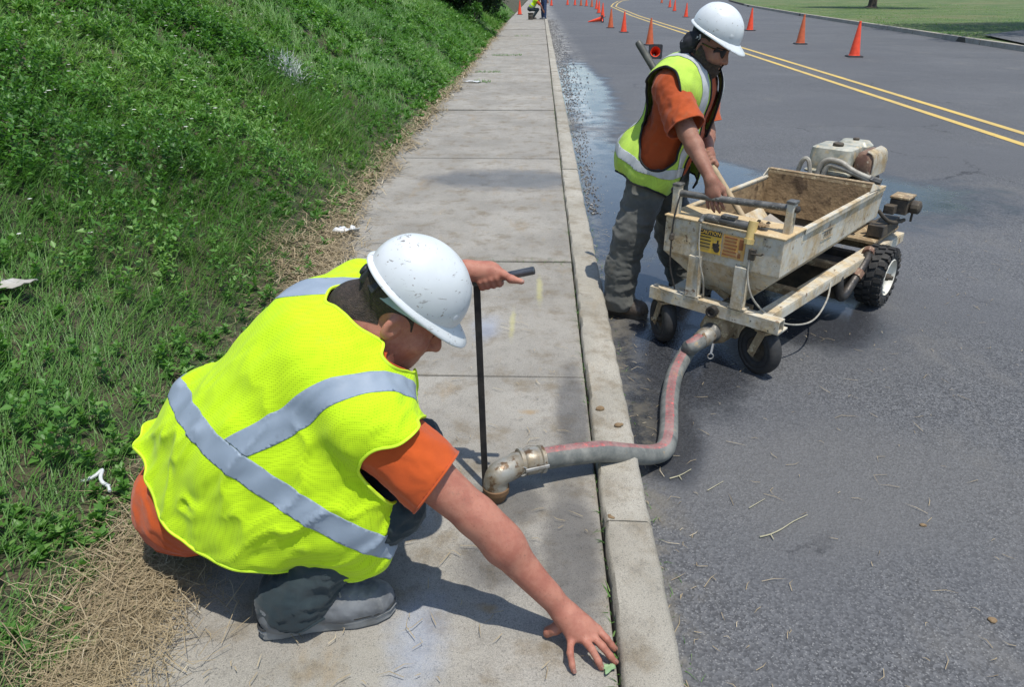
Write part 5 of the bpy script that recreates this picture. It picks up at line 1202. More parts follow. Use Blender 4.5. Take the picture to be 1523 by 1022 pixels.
# left fist closed around the pipe handle
f3 = nrm(np.array(hd) * .25 + np.array([0.0, -.35, -.42])); bk = nrm(np.array([-.02, -.25, .95])); 
pk = [np.array(HB0) + np.array(hd) * q for q in (.085, .066, .047, .030)]
S.cap(wrL, np.array(HB0) + np.array(hd) * .055 + np.array([0, .008, .030]), .027, .026, .02)
perp = nrm(np.cross(hd, [0, 0, 1])); perp = perp if perp[1] < 0 else -perp; upv = nrm(np.cross(perp, hd)); upv = upv if upv[2] > 0 else -upv
for q, p in enumerate(pk):
    R_ = .0225; c_ = p; angs = (70, 15, -45, -110, -160)
    pts = [c_ + perp * math.cos(rad(a)) * R_ + upv * math.sin(rad(a)) * R_ for a in angs]; S.chain(pts, [.0115, .0105, .0098, .0092, .008], .004); S.cap(wrL + (pts[0] - wrL) * .5, pts[0], .019, .012, .02)
tp = [np.array(HB0) + np.array(hd) * .075 + upv * .026 - perp * .002, np.array(HB0) + np.array(hd) * .105 + upv * .012 + perp * .016, np.array(PY(760, 415, HB1.y - .045)), np.array(PY(776, 419, HB1.y - .05))]
S.chain(tp, [.016, .0125, .0115, .009], .010); S.cap(wrL, tp[0], .022, .016, .02)
Vl, Ql = S.mesh(.0036, 2)
Vb = [Vh, Vr, Vl]; Qb = [Qh, Qr, Ql]; off = np.cumsum([0] + [len(v) for v in Vb])
U(add_mesh("body", np.concatenate(Vb), np.concatenate([q + off[i] for i, q in enumerate(Qb)]), M['skin1'], None))
for pts in tipsR:
    m = MB(); d = nrm(pts[3] - pts[2]); upn = nrm(np.array([0, 0, 1]) - d * d[2]); sdv = np.cross(d, upn); m.box(Vector(pts[3] - d * .002 + upn * .0072), (.010, .012, .0025), Matrix(np.stack([sdv, d, upn], 1).tolist())); U(m.build('finger_nail', M['nail'], None, True, bevel=.0012))
m = MB(); d = nrm(tp[3] - tp[2]); upn = nrm(np.array([0, -.7, .7]) - d * (np.array([0, -.7, .7]) @ d)); m.box(Vector(tp[3] + d * .001 + upn * .0066), (.009, .010, .0025), Matrix(np.stack([np.cross(d, upn), d, upn], 1).tolist())); U(m.build('finger_nail', M['nail'], None, True, bevel=.0012))

# hair: short crop below the helmet
Th = tris(Qh); loc = (Vh - hc) @ Ah
gz = np.minimum.reduce([.045 - loc[:, 1] - .35 * np.clip(loc[:, 2], -1, 1), loc[:, 2] + .05 - (loc[:, 1] + .1) * .42, .075 - loc[:, 2], np.hypot(loc[:, 1] + .002, loc[:, 2] - 0) - np.where(np.abs(loc[:, 0]) > .062, .040, 0)])
Vq, Tq = clip(Vh, Th, gz); Vq, Tq = largest(Vq, Tq, 60); Nq = normals(Vq, Tq); U(add_mesh("hair", Vq + Nq * .0014, Tq, M['hair'], None))
for s in (-1, 1): m = MB(); m.tube([Vector(hw(s * .014, .097, .040)), Vector(hw(s * .032, .092, .044)), Vector(hw(s * .050, .078, .038))], [.003, .0042, .002], 6); U(m.build('eyebrow', M['hair'], None, True))
for s in (-1, 1): m = MB(); m.lathe([(.0, .0), (.006, .0012), (.0, .003)], Vector(hw(s * .033, .0885, .0095)), Vector(Ah @ np.array([s * .12, 1, 0])), 12); U(m.build('eye', M['ink'], None, True))
U(helmet(hc + Ahat @ np.array([0, -.004, .080]), Ahat, None, .97))
# trousers
S = SDF(); S.ell(tw(0, 0, -.02), (.185, .155, .13), A1, .05)
for h_, k_, a_ in ((hipR, kneeR, ankR), (hipL, kneeL, ankL)):
    S.cap(h_, k_, .112, .082, .06); S.cap(k_, a_ + (k_ - a_) * .35, .080, .075, .03); S.cap(a_ + (k_ - a_) * .35, a_ + np.array([0, 0, -.01]), .076, .074, .03)
_h, _t = np.array(PZ(388, 940, 0)), np.array(PZ(588, 903, 0)); _f = nrm(_t - _h); Acf = np.stack([np.array([_f[1], -_f[0], 0]), _f, [0, 0, 1.]], 1)
S.ell(_h + (_t - _h) * .30 + np.array([0, 0, .085]), (.066, .104, .066), Acf, .03); S.cap(_h + (_t - _h) * .28 + np.array([0, 0, .09]), ankR + (kneeR - ankR) * .3, .068, .074, .04)
V, Q = S.mesh(.0085, 3); N = normals(V, tris(Q)); V = folds(V, N, np.eye(3), .006, (14, 9, 16), 1); V = folds(V, N, np.eye(3), .0065, (20, 16, 46), 2); T = tris(Q)
V, T = clip(V, T, V[:, 2] - .043 - .22 * np.clip((V - _h) @ _f - .10, 0, .3) * (V[:, 1] < 1.7) - .006 * np.sin(V[:, 0] * 40)); U(add_mesh("trousers", V, T, M['denim'], None, .004)); trim("trouser_hem", V, T, .004, M['denim'], None, fix=U)
m = MB(); bp = []
for k in range(40):
    a = 2 * math.pi * k / 40; bp.append(Vector(tw(math.sin(a) * .198, math.cos(a) * .168, -.005 + .03 * math.cos(a))))
m.tube(bp + [bp[0]], .014, 6); U(m.build("belt", M['strap'], None, True))
toeR, heelR = PZ(588, 903, 0.0), PZ(388, 940, 0.0); U(boot("boot", toeR, heelR, None, M['boot1'], M['sole1'], .001, .085, 1.12)); U(boot("boot", (-.45, 1.93, 0), (-.79, 1.87, 0), None, M['boot1'], M['sole1'], .001, .085, 1.12))
vn1, vn2 = np.array(PY(560, 520, 1.60)), np.array(PY(642, 612, 1.50)); vd = nrm(vn2 - vn1); vnn = nrm(np.cross(vd, [-.08, 1, -.15])); vnn = vnn if vnn @ (pv - vn1) > 0 else -vnn
def chestcut(V): q = (V - pv) @ A1; return np.maximum.reduce([.068 - q[:, 1], .37 - q[:, 2], q[:, 0] - .125, -.17 - q[:, 0]])
def vneck(V, off=0.0): b = np.clip(-((V - vn1) @ vd) + .02, 0, None); return (V - vn1) @ vnn - off + .55 * b + 5 * b * b
# shirt: torso and sleeves
def torso(S, g=0.0, k=.06):
    S.ell(tw(0, -.005, -.03), (.195 + g, .165 + g, .15 + g), A1, k); S.ell(tw(0, .02, .20), (.195 + g, .165 + g, .22), A1, k); S.ell(tw(0, -.005, .42), (.215 + g, .150 + g, .20 + g), A1, k); S.ell(tw(0, -.03, .53), (.19 + g, .115 + g, .11 + g), A1, k)
    S.cap(shR, shR + (shL - shR) * .3, .085 + g, .10 + g, k); S.cap(shL, shL + (shR - shL) * .3, .085 + g, .10 + g, k)
aR, aL = nrm(elR - shR), nrm(elL - shL)
S = SDF(); torso(S, .004); S.ell((-1.0, 1.72, .23), (.15, .17, .16), None, .06); S.cap(shR, shR + aR * .29, .086, .092, .03); S.cap(shL, shL + aL * .29, .086, .092, .03)
V, Q = S.mesh(.0085, 3); T = tris(Q); N = normals(V, T); Af = np.stack([aR, nrm(np.cross(aR, [0, 1, .2])), nrm(np.cross(aR, np.cross(aR, [0, 1, .2])))], 1)
V = folds(V, N, Af, .006, (8, 16, 16), 3); V = folds(V, N, Af, .0025, (18, 34, 34), 4)
def arm_cut(V, sh, ax, L, R): 
    d = (V - sh) @ ax; q = np.linalg.norm(V - sh - d[:, None] * ax, axis=1); return np.maximum(L - d, q - R)
g1 = arm_cut(V, shR, nrm(aR + np.array([.0, -.1, .22])), .210, .16); V, T = clip(V, T, g1); V, T = clip(V, T, arm_cut(V, shL, aL, .20, .16))
nka = nrm(hc - nk); d = (V - nk) @ nka; q = np.linalg.norm(V - nk - d[:, None] * nka, axis=1); V, T = clip(V, T, np.maximum(q - .082, -.03 - d))
V, T = clip(V, T, vneck(V, .012)); V, T = clip(V, T, chestcut(V)); V, T = clip(V, T, V[:, 2] - (.135 + .13 * np.clip((V[:, 0] + .95) * 2, 0, 1))); V, T = largest(V, T)
V = smooth_edges(V, T, 10); shirt = U(add_mesh("shirt", V, T, M['orange'], None, .003)); trim("shirt_hem", V, T, .0032, M['orange'], None, fix=U)
# vest
S = SDF(); torso(S, .024, .09); S.cap(shR, shR + aR * .13, .100, .098, .04); S.cap(shL, shL + aL * .09, .10, .105, .04)
S.ell((-.93, 1.76, .27), (.19, .21, .24), None, .09); S.ell((-1.03, 1.80, .25), (.12, .13, .14), None, .06); S.ell((-1.105, 1.80, .235), (.055, .09, .07), None, .05)
S.ell((-.64, 1.58, .36), (.22, .165, .26), None, .10); S.ell((-.49, 1.54, .35), (.14, .115, .21), None, .07); S.ell(tw(0, -.045, .17), (.20, .185, .20), A1, .08); S.ell((-1.09, 1.73, .36), (.075, .12, .08), None, .06); S.ell((-.925, 1.79, .47), (.105, .15, .14), None, .09); S.ell(tw(-.02, -.075, .36), (.18, .12, .18), A1, .08); S.ell((-.80, 1.555, .24), (.13, .10, .16), None, .06)
V, Q = S.mesh(.0085, 4); T = tris(Q); N = normals(V, T)
low = np.clip((.55 - V[:, 2]) / .35, 0, 1); Avf = np.stack([nrm([.75, .1, .66]), nrm([.1, -.98, .1]), nrm([-.66, 0, .75])], 1)
V = V + N * ((fbm((V @ Avf) * np.array([3.2, 9, 9]) + 5, 2) - .5) * .055 * low)[:, None]; V = V + N * ((fbm((V @ Avf) * np.array([8, 20, 20]) + 9, 2) - .5) * .022)[:, None]
th_ = np.arctan2(V[:, 1] - 1.66, V[:, 0] + .74); lw_ = np.clip((.50 - V[:, 2]) / .32, 0, 1) ** 1.5
V = V + N * (np.sin(th_ * 8 + 2.2 * np.sin(th_ * 2.3) + V[:, 2] * 5) * .013 * lw_)[:, None]
rd_ = 1 - np.abs(fbm((V @ Avf) * np.array([4.5, 13, 13]) + 31, 2) * 2 - 1) * 3.2; V = V + N * (np.clip(rd_, 0, 1) ** 2 * .011 * np.clip(1.2 - np.abs(V[:, 2] - .42) * 3, 0, 1))[:, None]
castv = caster_fn(V, T)
hp_ = [castv(*p) for p in ((205, 695), (232, 765), (300, 822), (365, 856), (440, 862), (500, 862))]; hp_ = [p for p in hp_ if p is not None]; hc_, hn_ = plane_fit(hp_); hn_ = hn_ if hn_[2] > 0 else -hn_; print('hem', hc_, hn_)
V, T = clip(V, T, (V - hc_) @ hn_ - .008 + .012 * np.sin(V[:, 0] * 19 + V[:, 1] * 8) + .010 * np.sin(V[:, 1] * 26))
castv = caster_fn(V, T); cp_ = [castv(*p) for p in ((640, 617), (628, 620), (610, 627), (590, 634), (560, 644), (520, 660), (482, 676))]; cp_ = [p for p in cp_ if p is not None]; cp_ = [cp_[0], cp_[len(cp_) // 2], cp_[-1]]; print('cap', cp_)
cn_ = nrm(np.cross(cp_[1] - cp_[0], cp_[2] - cp_[0])); cn_ = cn_ if cn_ @ aR > 0 else -cn_
dq = (V - shR) @ aR; qq = np.linalg.norm(V - shR - dq[:, None] * aR, axis=1); V, T = clip(V, T, np.maximum(-((V - cp_[0]) @ cn_), np.maximum(qq - .104 - .012 * np.clip(dq / .1, 0, 1), -.03 - dq)))
V, T = clip(V, T, arm_cut(V, shL, aL, .06, .15))
d = (V - nk) @ nka; q = np.linalg.norm(V - nk - d[:, None] * nka, axis=1); V, T = clip(V, T, np.maximum(q - .100 - .05 * np.clip(d, 0, .1), -.05 - d)); V, T = clip(V, T, vneck(V)); V, T = clip(V, T, chestcut(V))
lt = (V - pv) @ A1; V, T = clip(V, T, np.maximum(.06 - lt[:, 1], np.abs(lt[:, 0] - .02) - .045))      # open front
V, T = largest(V, T, 3000); V = smooth_edges(V, T, 25); vest = U(add_mesh("vest", V, T, M['vest1'], None, .003)); trim("vest_binding", V, T, .0042, M['limebind'], None, fix=U)
castv = caster_fn(V, T)
def pxband(name, pts, w, extra=None, parent=None, off=.0016):
    P = [castv(*p) for p in pts]; P = [p for p in P if p is not None]
    if len(P) < 3: print("band", name, "missed"); return
    c, n = plane_fit(P); fns = [lambda V: w - np.abs((V - c) @ n)] + (extra or []); o = band(name, V, T, fns, off, M['reflect'], None)
    if o: U(o)
    return c, n
wc_, wn_ = pxband("reflective_band", [(272, 600), (300, 645), (345, 690), (400, 730), (445, 752)], .033)
wn_ = wn_ if wn_ @ t_ > 0 else -wn_
above = lambda V: (V - wc_) @ wn_ - .0342
sR_ = lambda V: ((V - pv) @ A1)[:, 0] - .02
pxband("reflective_band", [(588, 568), (540, 580), (480, 592), (425, 607), (390, 640), (352, 676)], .029, [sR_, above, lambda V: .14 - ((V - pv) @ A1)[:, 1]])
pxband("reflective_band", [(520, 444), (490, 427), (455, 424), (420, 436), (380, 460), (350, 485)], .026, [lambda V: .08 - ((V - pv) @ A1)[:, 0], above, lambda V: .14 - ((V - pv) @ A1)[:, 1]])
# ------------------------------------------------------------------ standing worker at the cart
W2 = empty("person", (.62, 4.05, ROAD), 0, "bearded worker standing at the pump cart in open lime vest and sunglasses", "person")
def U2(o): return unpar(o, W2)
pv = np.array([.655, 4.07, .70]); nk = np.array([.80, 3.98, 1.235]); shR = np.array([.645, 3.86, 1.135]); shL = np.array([.865, 4.215, 1.105])
B1 = np.zeros((3, 3)); t_ = nrm(nk - pv); r_ = nrm(shR - shL); r_ = nrm(r_ - t_ * (r_ @ t_)); B1[:, 0], B1[:, 1], B1[:, 2] = r_, np.cross(t_, r_), t_
tw = torso_xf(pv, B1)
hipR, hipL = np.array([.60, 3.97, .66]), np.array([.725, 4.17, .66]); kneeR, kneeL = np.array(PY(938, 350, 3.93)), np.array([.80, 4.27, .27]); ankR, ankL = np.array([.475, 3.925, -.03]), np.array([.90, 4.34, -.03])
elR = np.array(PY(1022, 196, 3.70)); 
handT = CART.matrix_basis @ Vector((-.015, -.01, ZT + .062)); wrR = np.array(PY(1058, 268, 3.49))
Ah = frame((.76, -.50, -.42), (.34, -.2, .9)); hc = np.array(PY(1054, 68, 3.93))
S = SDF(); hw = head_sdf(S, hc, Ah, 1.0); S.cap(hw(0, -.035, -.055), nk + np.array([.0, 0, .02]), .058, .064, .03); S.cap(nk, nk - t_ * .08, .07, .09, .04)
Vh, Qh = S.mesh(.0045, 2)
S = SDF(); arm_sdf(S, shR, elR, wrR, (.056, .050, .044), (.045, .042, .027))
fh = nrm(np.array(handT) - wrR); ax_s = nrm(np.array(CART.matrix_basis.to_3x3() @ Vector((1, 0, 0)))); 
Ahd = np.zeros((3, 3)); Ahd[:, 1] = nrm(np.array([.02, -.12, -.99]) * .55 + fh * .45); Ahd[:, 0] = nrm(ax_s - Ahd[:, 1] * (ax_s @ Ahd[:, 1])); Ahd[:, 2] = np.cross(Ahd[:, 0], Ahd[:, 1])
if Ahd[1, 2] > 0: Ahd[:, 2] *= -1
hand_sdf(S, wrR, Ahd, (8, 18, 16), (7, 2, -2, -7), sc=.98, thumb=[(.022, .02, -.006), (.040, .05, -.022), (.044, .082, -.030), (.040, .104, -.034)])
Vr, Qr = S.mesh(.0038, 2)
# shovel first: it passes through the left hand into the hopper
gp = np.array(PY(1053, 236, 3.86)); hb = CART.matrix_basis @ Vector((.03, .30, .56)); sd = nrm(np.array(hb) - gp); topp = gp - sd * .76; botp = np.array(hb) + sd * .05
S = SDF(); elL = np.array([.915, 4.165, .865]); wrL = gp + np.array([.012, .07, .02]); arm_sdf(S, shL, elL, wrL, (.056, .050, .044), (.045, .042, .027))
pp = nrm(np.cross(sd, [0, 1, 0])); p2 = np.cross(sd, pp)
S.cap(wrL, gp + np.array([.015, .02, .015]), .026, .026, .02)
for q in range(4):
    c_ = gp + sd * (.032 - .02 * q); angs = (150, 95, 40, -20, -75); pts = [c_ + (p2 * math.cos(rad(a)) + pp * math.sin(rad(a))) * .024 for a in angs]; S.chain(pts, [.011, .0102, .0096, .009, .008], .004); S.cap(wrL, pts[0], .018, .011, .02)
S.chain([wrL + sd * .02, gp + sd * .05 + pp * .02, gp + sd * .07 - p2 * .015], [.016, .0125, .010], .01)
Vl, Ql = S.mesh(.0042, 2)
Vb = [Vh, Vr, Vl]; Qb = [Qh, Qr, Ql]; off = np.cumsum([0] + [len(v) for v in Vb]); U2(add_mesh("body", np.concatenate(Vb), np.concatenate([q + off[i] for i, q in enumerate(Qb)]), M['skin2'], None))
# beard, hair, bandana, sunglasses, helmet
Th = tris(Qh); loc = (Vh - hc) @ Ah; x_, y_, z_ = loc.T
gb = np.minimum.reduce([-.042 - z_ + np.clip((.05 - y_) * .9, 0, .05), z_ + .125, y_ + .012, .5 - 0 * z_])
gb = np.minimum(gb, np.maximum(np.hypot(x_ / 1.6, z_ + .058) - .013, .078 - y_))
Vq, Tq = clip(Vh, Th, gb); Vq, Tq = largest(Vq, Tq, 60); Nq = normals(Vq, Tq); Vq = Vq + Nq * (.006 + .005 * fbm(Vq * 130, 2))[:, None]; U2(add_mesh("beard", Vq, Tq, M['hair'], None))
gh = np.minimum.reduce([.02 - y_, z_ + .05, .075 - z_, np.hypot(y_ + .002, z_) - np.where(np.abs(x_) > .062, .038, 0)]); Vq, Tq = clip(Vh, Th, gh); Vq, Tq = largest(Vq, Tq, 60); Nq = normals(Vq, Tq); U2(add_mesh("hair", Vq + Nq * .003, Tq, M['hair'], None))
S = SDF(); S.cap(hw(.06, -.05, .03), hw(.04, -.085, -.02), .026, .032, .03); S.cap(hw(-.06, -.05, .03), hw(-.04, -.085, -.02), .026, .032, .03); S.cap(hw(.045, -.075, -.02), hw(-.045, -.075, -.02), .036, .036, .03); S.cap(hw(.05, -.075, -.03), hw(.065, -.07, -.095), .026, .014, .03); S.cap(hw(0, -.085, -.03), hw(.0, -.10, -.10), .032, .018, .03); S.cap(hw(-.05, -.075, -.03), hw(-.065, -.08, -.09), .026, .014, .03)
V, Q = S.mesh(.006, 2); N = normals(V, tris(Q)); V = folds(V, N, Ah, .008, (25, 12, 20), 6); U2(add_mesh("bandana", V, Q, M['bandana'], None))
m = MB()
for s in (-1, 1):
    P = []
    for k in range(9):
        u = k / 8; xx = s * (.008 + .062 * u); yy = .100 - .040 * u ** 2.2
        for z in (.026 - .004 * u, -.014 + .010 * u ** 2): P.append(hw(xx, yy, z))
    m.add(P + [p - Ah[:, 1] * .004 for p in P], [(2 * i, 2 * i + 1, 2 * i + 3, 2 * i + 2) for i in range(8)] + [(18 + 2 * i + 2, 18 + 2 * i + 3, 18 + 2 * i + 1, 18 + 2 * i) for i in range(8)])
    m.tube([Vector(hw(s * .070, .062, .018)), Vector(hw(s * .082, .03, .016)), Vector(hw(s * .085, -.01, .014))], .0035, 6)
m.tube([Vector(hw(-.07, .063, .027)), Vector(hw(-.04, .094, .029)), Vector(hw(0, .103, .027)), Vector(hw(.04, .094, .029)), Vector(hw(.07, .063, .027))], .0032, 6)
U2(m.build("sunglasses", M['glass'], None, True, sharp=50))
U2(helmet(hc + Ah @ np.array([0, .004, .072]), frame(Ah[:, 1] - Ah[:, 2] * .05, Ah[:, 2]), None, .90, ratchet=False))
# trousers
S = SDF(); S.ell(tw(0, 0, -.01), (.165, .125, .12), B1, .05)
for h_, k_, a_ in ((hipR, kneeR, ankR), (hipL, kneeL, ankL)):
    S.cap(h_, k_, .110, .090, .06); mid = (k_ + a_) / 2 + np.array([-.015, .01, 0]); S.cap(k_, mid, .088, .084, .03); S.cap(mid, a_, .084, .086, .03)
V, Q = S.mesh(.009, 3); T = tris(Q); N = normals(V, T); V = folds(V, N, np.eye(3), .011, (8, 8, 13), 1); V = folds(V, N, np.eye(3), .005, (18, 18, 30), 2)
V, T = clip(V, T, V[:, 2] - (ROAD + .045)); U2(add_mesh("trousers", V, T, M['trouser2'], None, .004))
m = MB(); bp = [Vector(tw(math.sin(a) * .172, math.cos(a) * .135, .055)) for a in np.linspace(0, 2 * math.pi, 40)]; m.tube(bp, .016, 6); U2(m.build("belt", M['strap'], None, True))
tR, hR = PZ(962, 474, ROAD), PZ(902, 462, ROAD); U2(boot("boot", tR, hR, None, M['boot2'], M['sole2'], ROAD + .001, .13, 1.05)); U2(boot("boot", (1.06, 4.23, 0), (.85, 4.42, 0), None, M['boot2'], M['sole2'], ROAD + .001, .13, 1.05))
# shirt
def torso2(S, g=0.0, k=.06):
    S.ell(tw(0, 0, .02), (.165 + g, .125 + g, .12 + g), B1, k); S.ell(tw(0, .012, .18), (.165 + g, .130 + g, .2), B1, k); S.ell(tw(0, -.005, .36), (.180 + g, .125 + g, .17 + g), B1, k); S.ell(tw(0, -.03, .45), (.16 + g, .095 + g, .10 + g), B1, k)
    S.cap(shR, shR + (shL - shR) * .3, .068 + g, .08 + g, k); S.cap(shL, shL + (shR - shL) * .3, .068 + g, .08 + g, k)
aR, aL = nrm(elR - shR), nrm(elL - shL)
S = SDF(); torso2(S, .012); S.ell(tw(.04, -.05, .03), (.185, .155, .15), B1, .08); S.cap(shR, shR + aR * .30, .075, .092, .03); S.cap(shL, shL + aL * .26, .075, .088, .03)
V, Q = S.mesh(.009, 3); T = tris(Q); N = normals(V, T); V = folds(V, N, B1, .009, (12, 12, 8), 3); V = folds(V, N, B1, .004, (26, 26, 18), 4)
V, T = clip(V, T, arm_cut(V, shR, aR, .235, .14)); V, T = clip(V, T, arm_cut(V, shL, aL, .2, .14)); nka = nrm(hc - nk); d = (V - nk) @ nka; q = np.linalg.norm(V - nk - d[:, None] * nka, axis=1); V, T = clip(V, T, np.maximum(q - .078, -.02 - d))
lt = (V - pv) @ B1; V, T = clip(V, T, lt[:, 2] + .03 + .02 * np.sin(lt[:, 0] * 30)); V, T = largest(V, T); U2(add_mesh("shirt", V, T, M['orange2'], None, .003)); trim("shirt_hem", V, T, .0034, M['orange2'], None, fix=U2)
# vest: loose, open at the front, large arm holes
S = SDF(); torso2(S, .040, .09); S.cap(shR - r_ * .05, shR - r_ * .02, .095, .09, .04); S.cap(shL + r_ * .05, shL + r_ * .02, .095, .09, .04)
S.ell(tw(.05, -.06, .04), (.19, .17, .17), B1, .08); S.ell(tw(.13, .03, -.01), (.13, .15, .12), B1, .08); S.ell(tw(-.10, .09, -.02), (.14, .12, .17), B1, .08)
V, Q = S.mesh(.009, 4); T = tris(Q); N = normals(V, T); lt = (V - pv) @ B1; low = np.clip((.4 - lt[:, 2]) / .3, .1, 1)
V = V + N * ((fbm(lt * np.array([11, 11, 3]) + 5, 2) - .5) * .07 * low)[:, None]; V = V + N * ((fbm(lt * np.array([24, 24, 9]) + 9, 2) - .5) * .018)[:, None]
lt = (V - pv) @ B1; V, T = clip(V, T, lt[:, 2] + .065 + .03 * np.sin(lt[:, 0] * 14 + 1) + .1 * np.clip(lt[:, 0], -.1, .1))
for sh_, s in ((shR, 1), (shL, -1)):
    lt = (V - sh_) @ B1; ah = np.hypot((lt[:, 1] + .01 - .35 * np.clip(-lt[:, 2] - .08, 0, .3)) / .132, (lt[:, 2] + .150) / .245) - 1; V, T = clip(V, T, np.maximum(ah, .035 + s * .0 - lt[:, 0] * s - .06))
lt = (V - pv) @ B1; V, T = clip(V, T, np.maximum(.05 - lt[:, 1], np.abs(lt[:, 0] + .01) - (.078 + .03 * np.clip(lt[:, 2] - .2, -.3, .2))))
d = (V - nk) @ nka; q = np.linalg.norm(V - nk - d[:, None] * nka, axis=1); V, T = clip(V, T, np.maximum(q - .092, -.05 - d)); V, T = largest(V, T); castv = caster_fn(V, T)
hq = castv(922, 203)
if hq is not None: lt = (V - hq) @ B1; V, T = clip(V, T, np.sqrt((lt[:, 0] / .10) ** 2 + (lt[:, 1] / .10) ** 2 + (lt[:, 2] / .062) ** 2) - 1); V, T = largest(V, T)
U2(add_mesh("vest", V, T, M['vest2'], None, .003)); trim("vest_binding", V, T, .006, M['zip'], None, fix=U2)
for nm, fns in (("reflective_band", [lambda V: .024 - np.abs(((V - pv) @ B1)[:, 2] - .05 - .0 * V[:, 0])]), ("reflective_band", [lambda V: .024 - np.abs(((V - pv) @ B1)[:, 0] - .115), lambda V: ((V - pv) @ B1)[:, 2] - .075]), ("reflective_band", [lambda V: .024 - np.abs(((V - pv) @ B1)[:, 0] + .115), lambda V: ((V - pv) @ B1)[:, 2] - .075])):
    o = band(nm, V, T, fns, .003, M['reflect2'], None)
    if o: U2(o)
# shovel leaning through his left hand into the hopper
M['wood'] = simple("worn_wood_handle", (.42, .32, .19), (.30, .22, .13), 14, .7, bump=.3); M['darkgrip'] = simple("dark_grip", (.05, .052, .045), (.09, .09, .075), 12, .6)
SH = empty("shovel", tuple(botp), 0, "long wooden handled shovel with dark grip stirring in the cart hopper", "shovel")
q0 = topp + sd * .40
unpar(MB().tube([Vector(q0), Vector(botp)], .0155, 14).build("handle", M['wood'], None, True), SH)
unpar(MB().lathe([(.008, 0), (.017, .004), (.019, .02), (.0185, .39), (.0165, .41)], Vector(topp), Vector(sd), 14).build("grip", M['darkgrip'], None, True), SH)
bx = Vector(botp); xx, yy_, zz = basis(sd); bl = MB()
P = []
for i in range(5):
    for j in range(5):
        u, v = (i - 2) / 2, j / 4; P.append(bx + xx * (u * .075 * (1 - .25 * v * v)) + Vector(sd) * (v * .10) + yy_ * (-.012 * u * u))
bl.add(P + [p + yy_ * .003 for p in P], [(i * 5 + j, i * 5 + j + 1, (i + 1) * 5 + j + 1, (i + 1) * 5 + j) for i in range(4) for j in range(4)] + [(25 + (i + 1) * 5 + j, 25 + (i + 1) * 5 + j + 1, 25 + i * 5 + j + 1, 25 + i * 5 + j) for i in range(4) for j in range(4)])
unpar(bl.build("blade", M['greysteel'], None, True), SH)
# ------------------------------------------------------------------ far crew at the end of the sidewalk
def far_person(root, J, mats, h=.018, vestm=None):
    """small figure: J holds joints; built as one body mesh plus clothing"""
    S = SDF(); A = frame(J['face'], (0, 0, 1)); c = np.array(J['head']); S.ell(c + A @ np.array([0, 0, .03]), (.078, .098, .115), A, .03); S.ell(c + A @ np.array([0, .03, -.05]), (.06, .065, .07), A, .03); S.cap(c + A @ np.array([0, .09, .0]), c + A @ np.array([0, .11, -.03]), .01, .014, .01)
    S.cap(c - A @ np.array([0, .02, .06]), J['neck'], .06, .065, .03)
    for s in 'RL': arm_sdf(S, J['sh' + s], J['el' + s], J['wr' + s]); f = nrm(np.array(J['wr' + s]) - np.array(J['el' + s])); x = nrm(np.cross(f, [0.3, .9, .1])); hand_sdf(S, J['wr' + s], np.stack([x, f, np.cross(x, f)], 1), (15, 25, 20))
    V, Q = S.mesh(.007, 2); unpar(add_mesh("body", V, Q, M['skin2'], None), root)
    t = nrm(np.array(J['neck']) - np.array(J['pelvis'])); r = nrm(np.array(J['shR']) - np.array(J['shL'])); r = nrm(r - t * (r @ t)); B = np.stack([r, np.cross(t, r), t], 1); L = np.linalg.norm(np.array(J['neck']) - np.array(J['pelvis'])); p = np.array(J['pelvis'])
    S = SDF(); S.ell(p, (.165, .13, .13), B, .05)
    for s in 'RL': S.cap(J['hip' + s], J['kn' + s], .10, .075, .05); S.cap(J['kn' + s], J['an' + s], .075, .062, .03)
    V, Q = S.mesh(.013, 2); V = folds(V, normals(V, tris(Q)), np.eye(3), .008, (9, 9, 14), 1); unpar(add_mesh("trousers", V, Q, mats[1], None), root)
    def tor(S, g): S.ell(p + B @ np.array([0, .01, L * .35]), (.17 + g, .13 + g, .24), B, .06); S.ell(p + B @ np.array([0, -.01, L * .75]), (.19 + g, .125 + g, .17), B, .06); S.cap(J['shR'], J['shL'], .075 + g, .075 + g, .05)
    S = SDF(); tor(S, .01)
    for s in 'RL': a = np.array(J['sh' + s]); S.cap(a, a + (np.array(J['el' + s]) - a) * .7, .075, .078, .03)
    V, Q = S.mesh(.013, 2); unpar(add_mesh("shirt", V, Q, mats[0], None), root)
    if vestm:
        S = SDF(); tor(S, .03); V, Q = S.mesh(.013, 2); T = tris(Q); V, T = clip(V, T, np.linalg.norm(V - np.array(J['neck']) - t * .05, axis=1) - .11); V, T = largest(V, T); unpar(add_mesh("vest", V, T, vestm, None, .004), root)
        for fns in ([lambda V: .026 - np.abs((V - p) @ t - .18)], [lambda V: .026 - np.abs((V - p) @ r - .11), lambda V: (V - p) @ t - .2], [lambda V: .026 - np.abs((V - p) @ r + .11), lambda V: (V - p) @ t - .2]):
            o = band("reflective_band", V, T, fns, .004, M['reflect2'], None)
            if o: unpar(o, root)
    unpar(helmet(c + A @ np.array([0, .0, .055]), A, None, 1.0, ratchet=False), root)
    for s in 'RL':
        a = np.array(J['an' + s]); f = np.array(J['toe']); unpar(boot("boot", a + f * .2, a - f * .09, None, mats[2], M['sole1'], J['z0'], .11), root)
b = PZ(790, 28.5, 0); bx_, by_ = b[0], b[1]
W3 = empty("person", (bx_, by_, 0), 0, "far worker crouching over the sidewalk in lime vest beside a dark bucket", "person")
def q3(x, y, z): return np.array([bx_ + x, by_ + y, z])
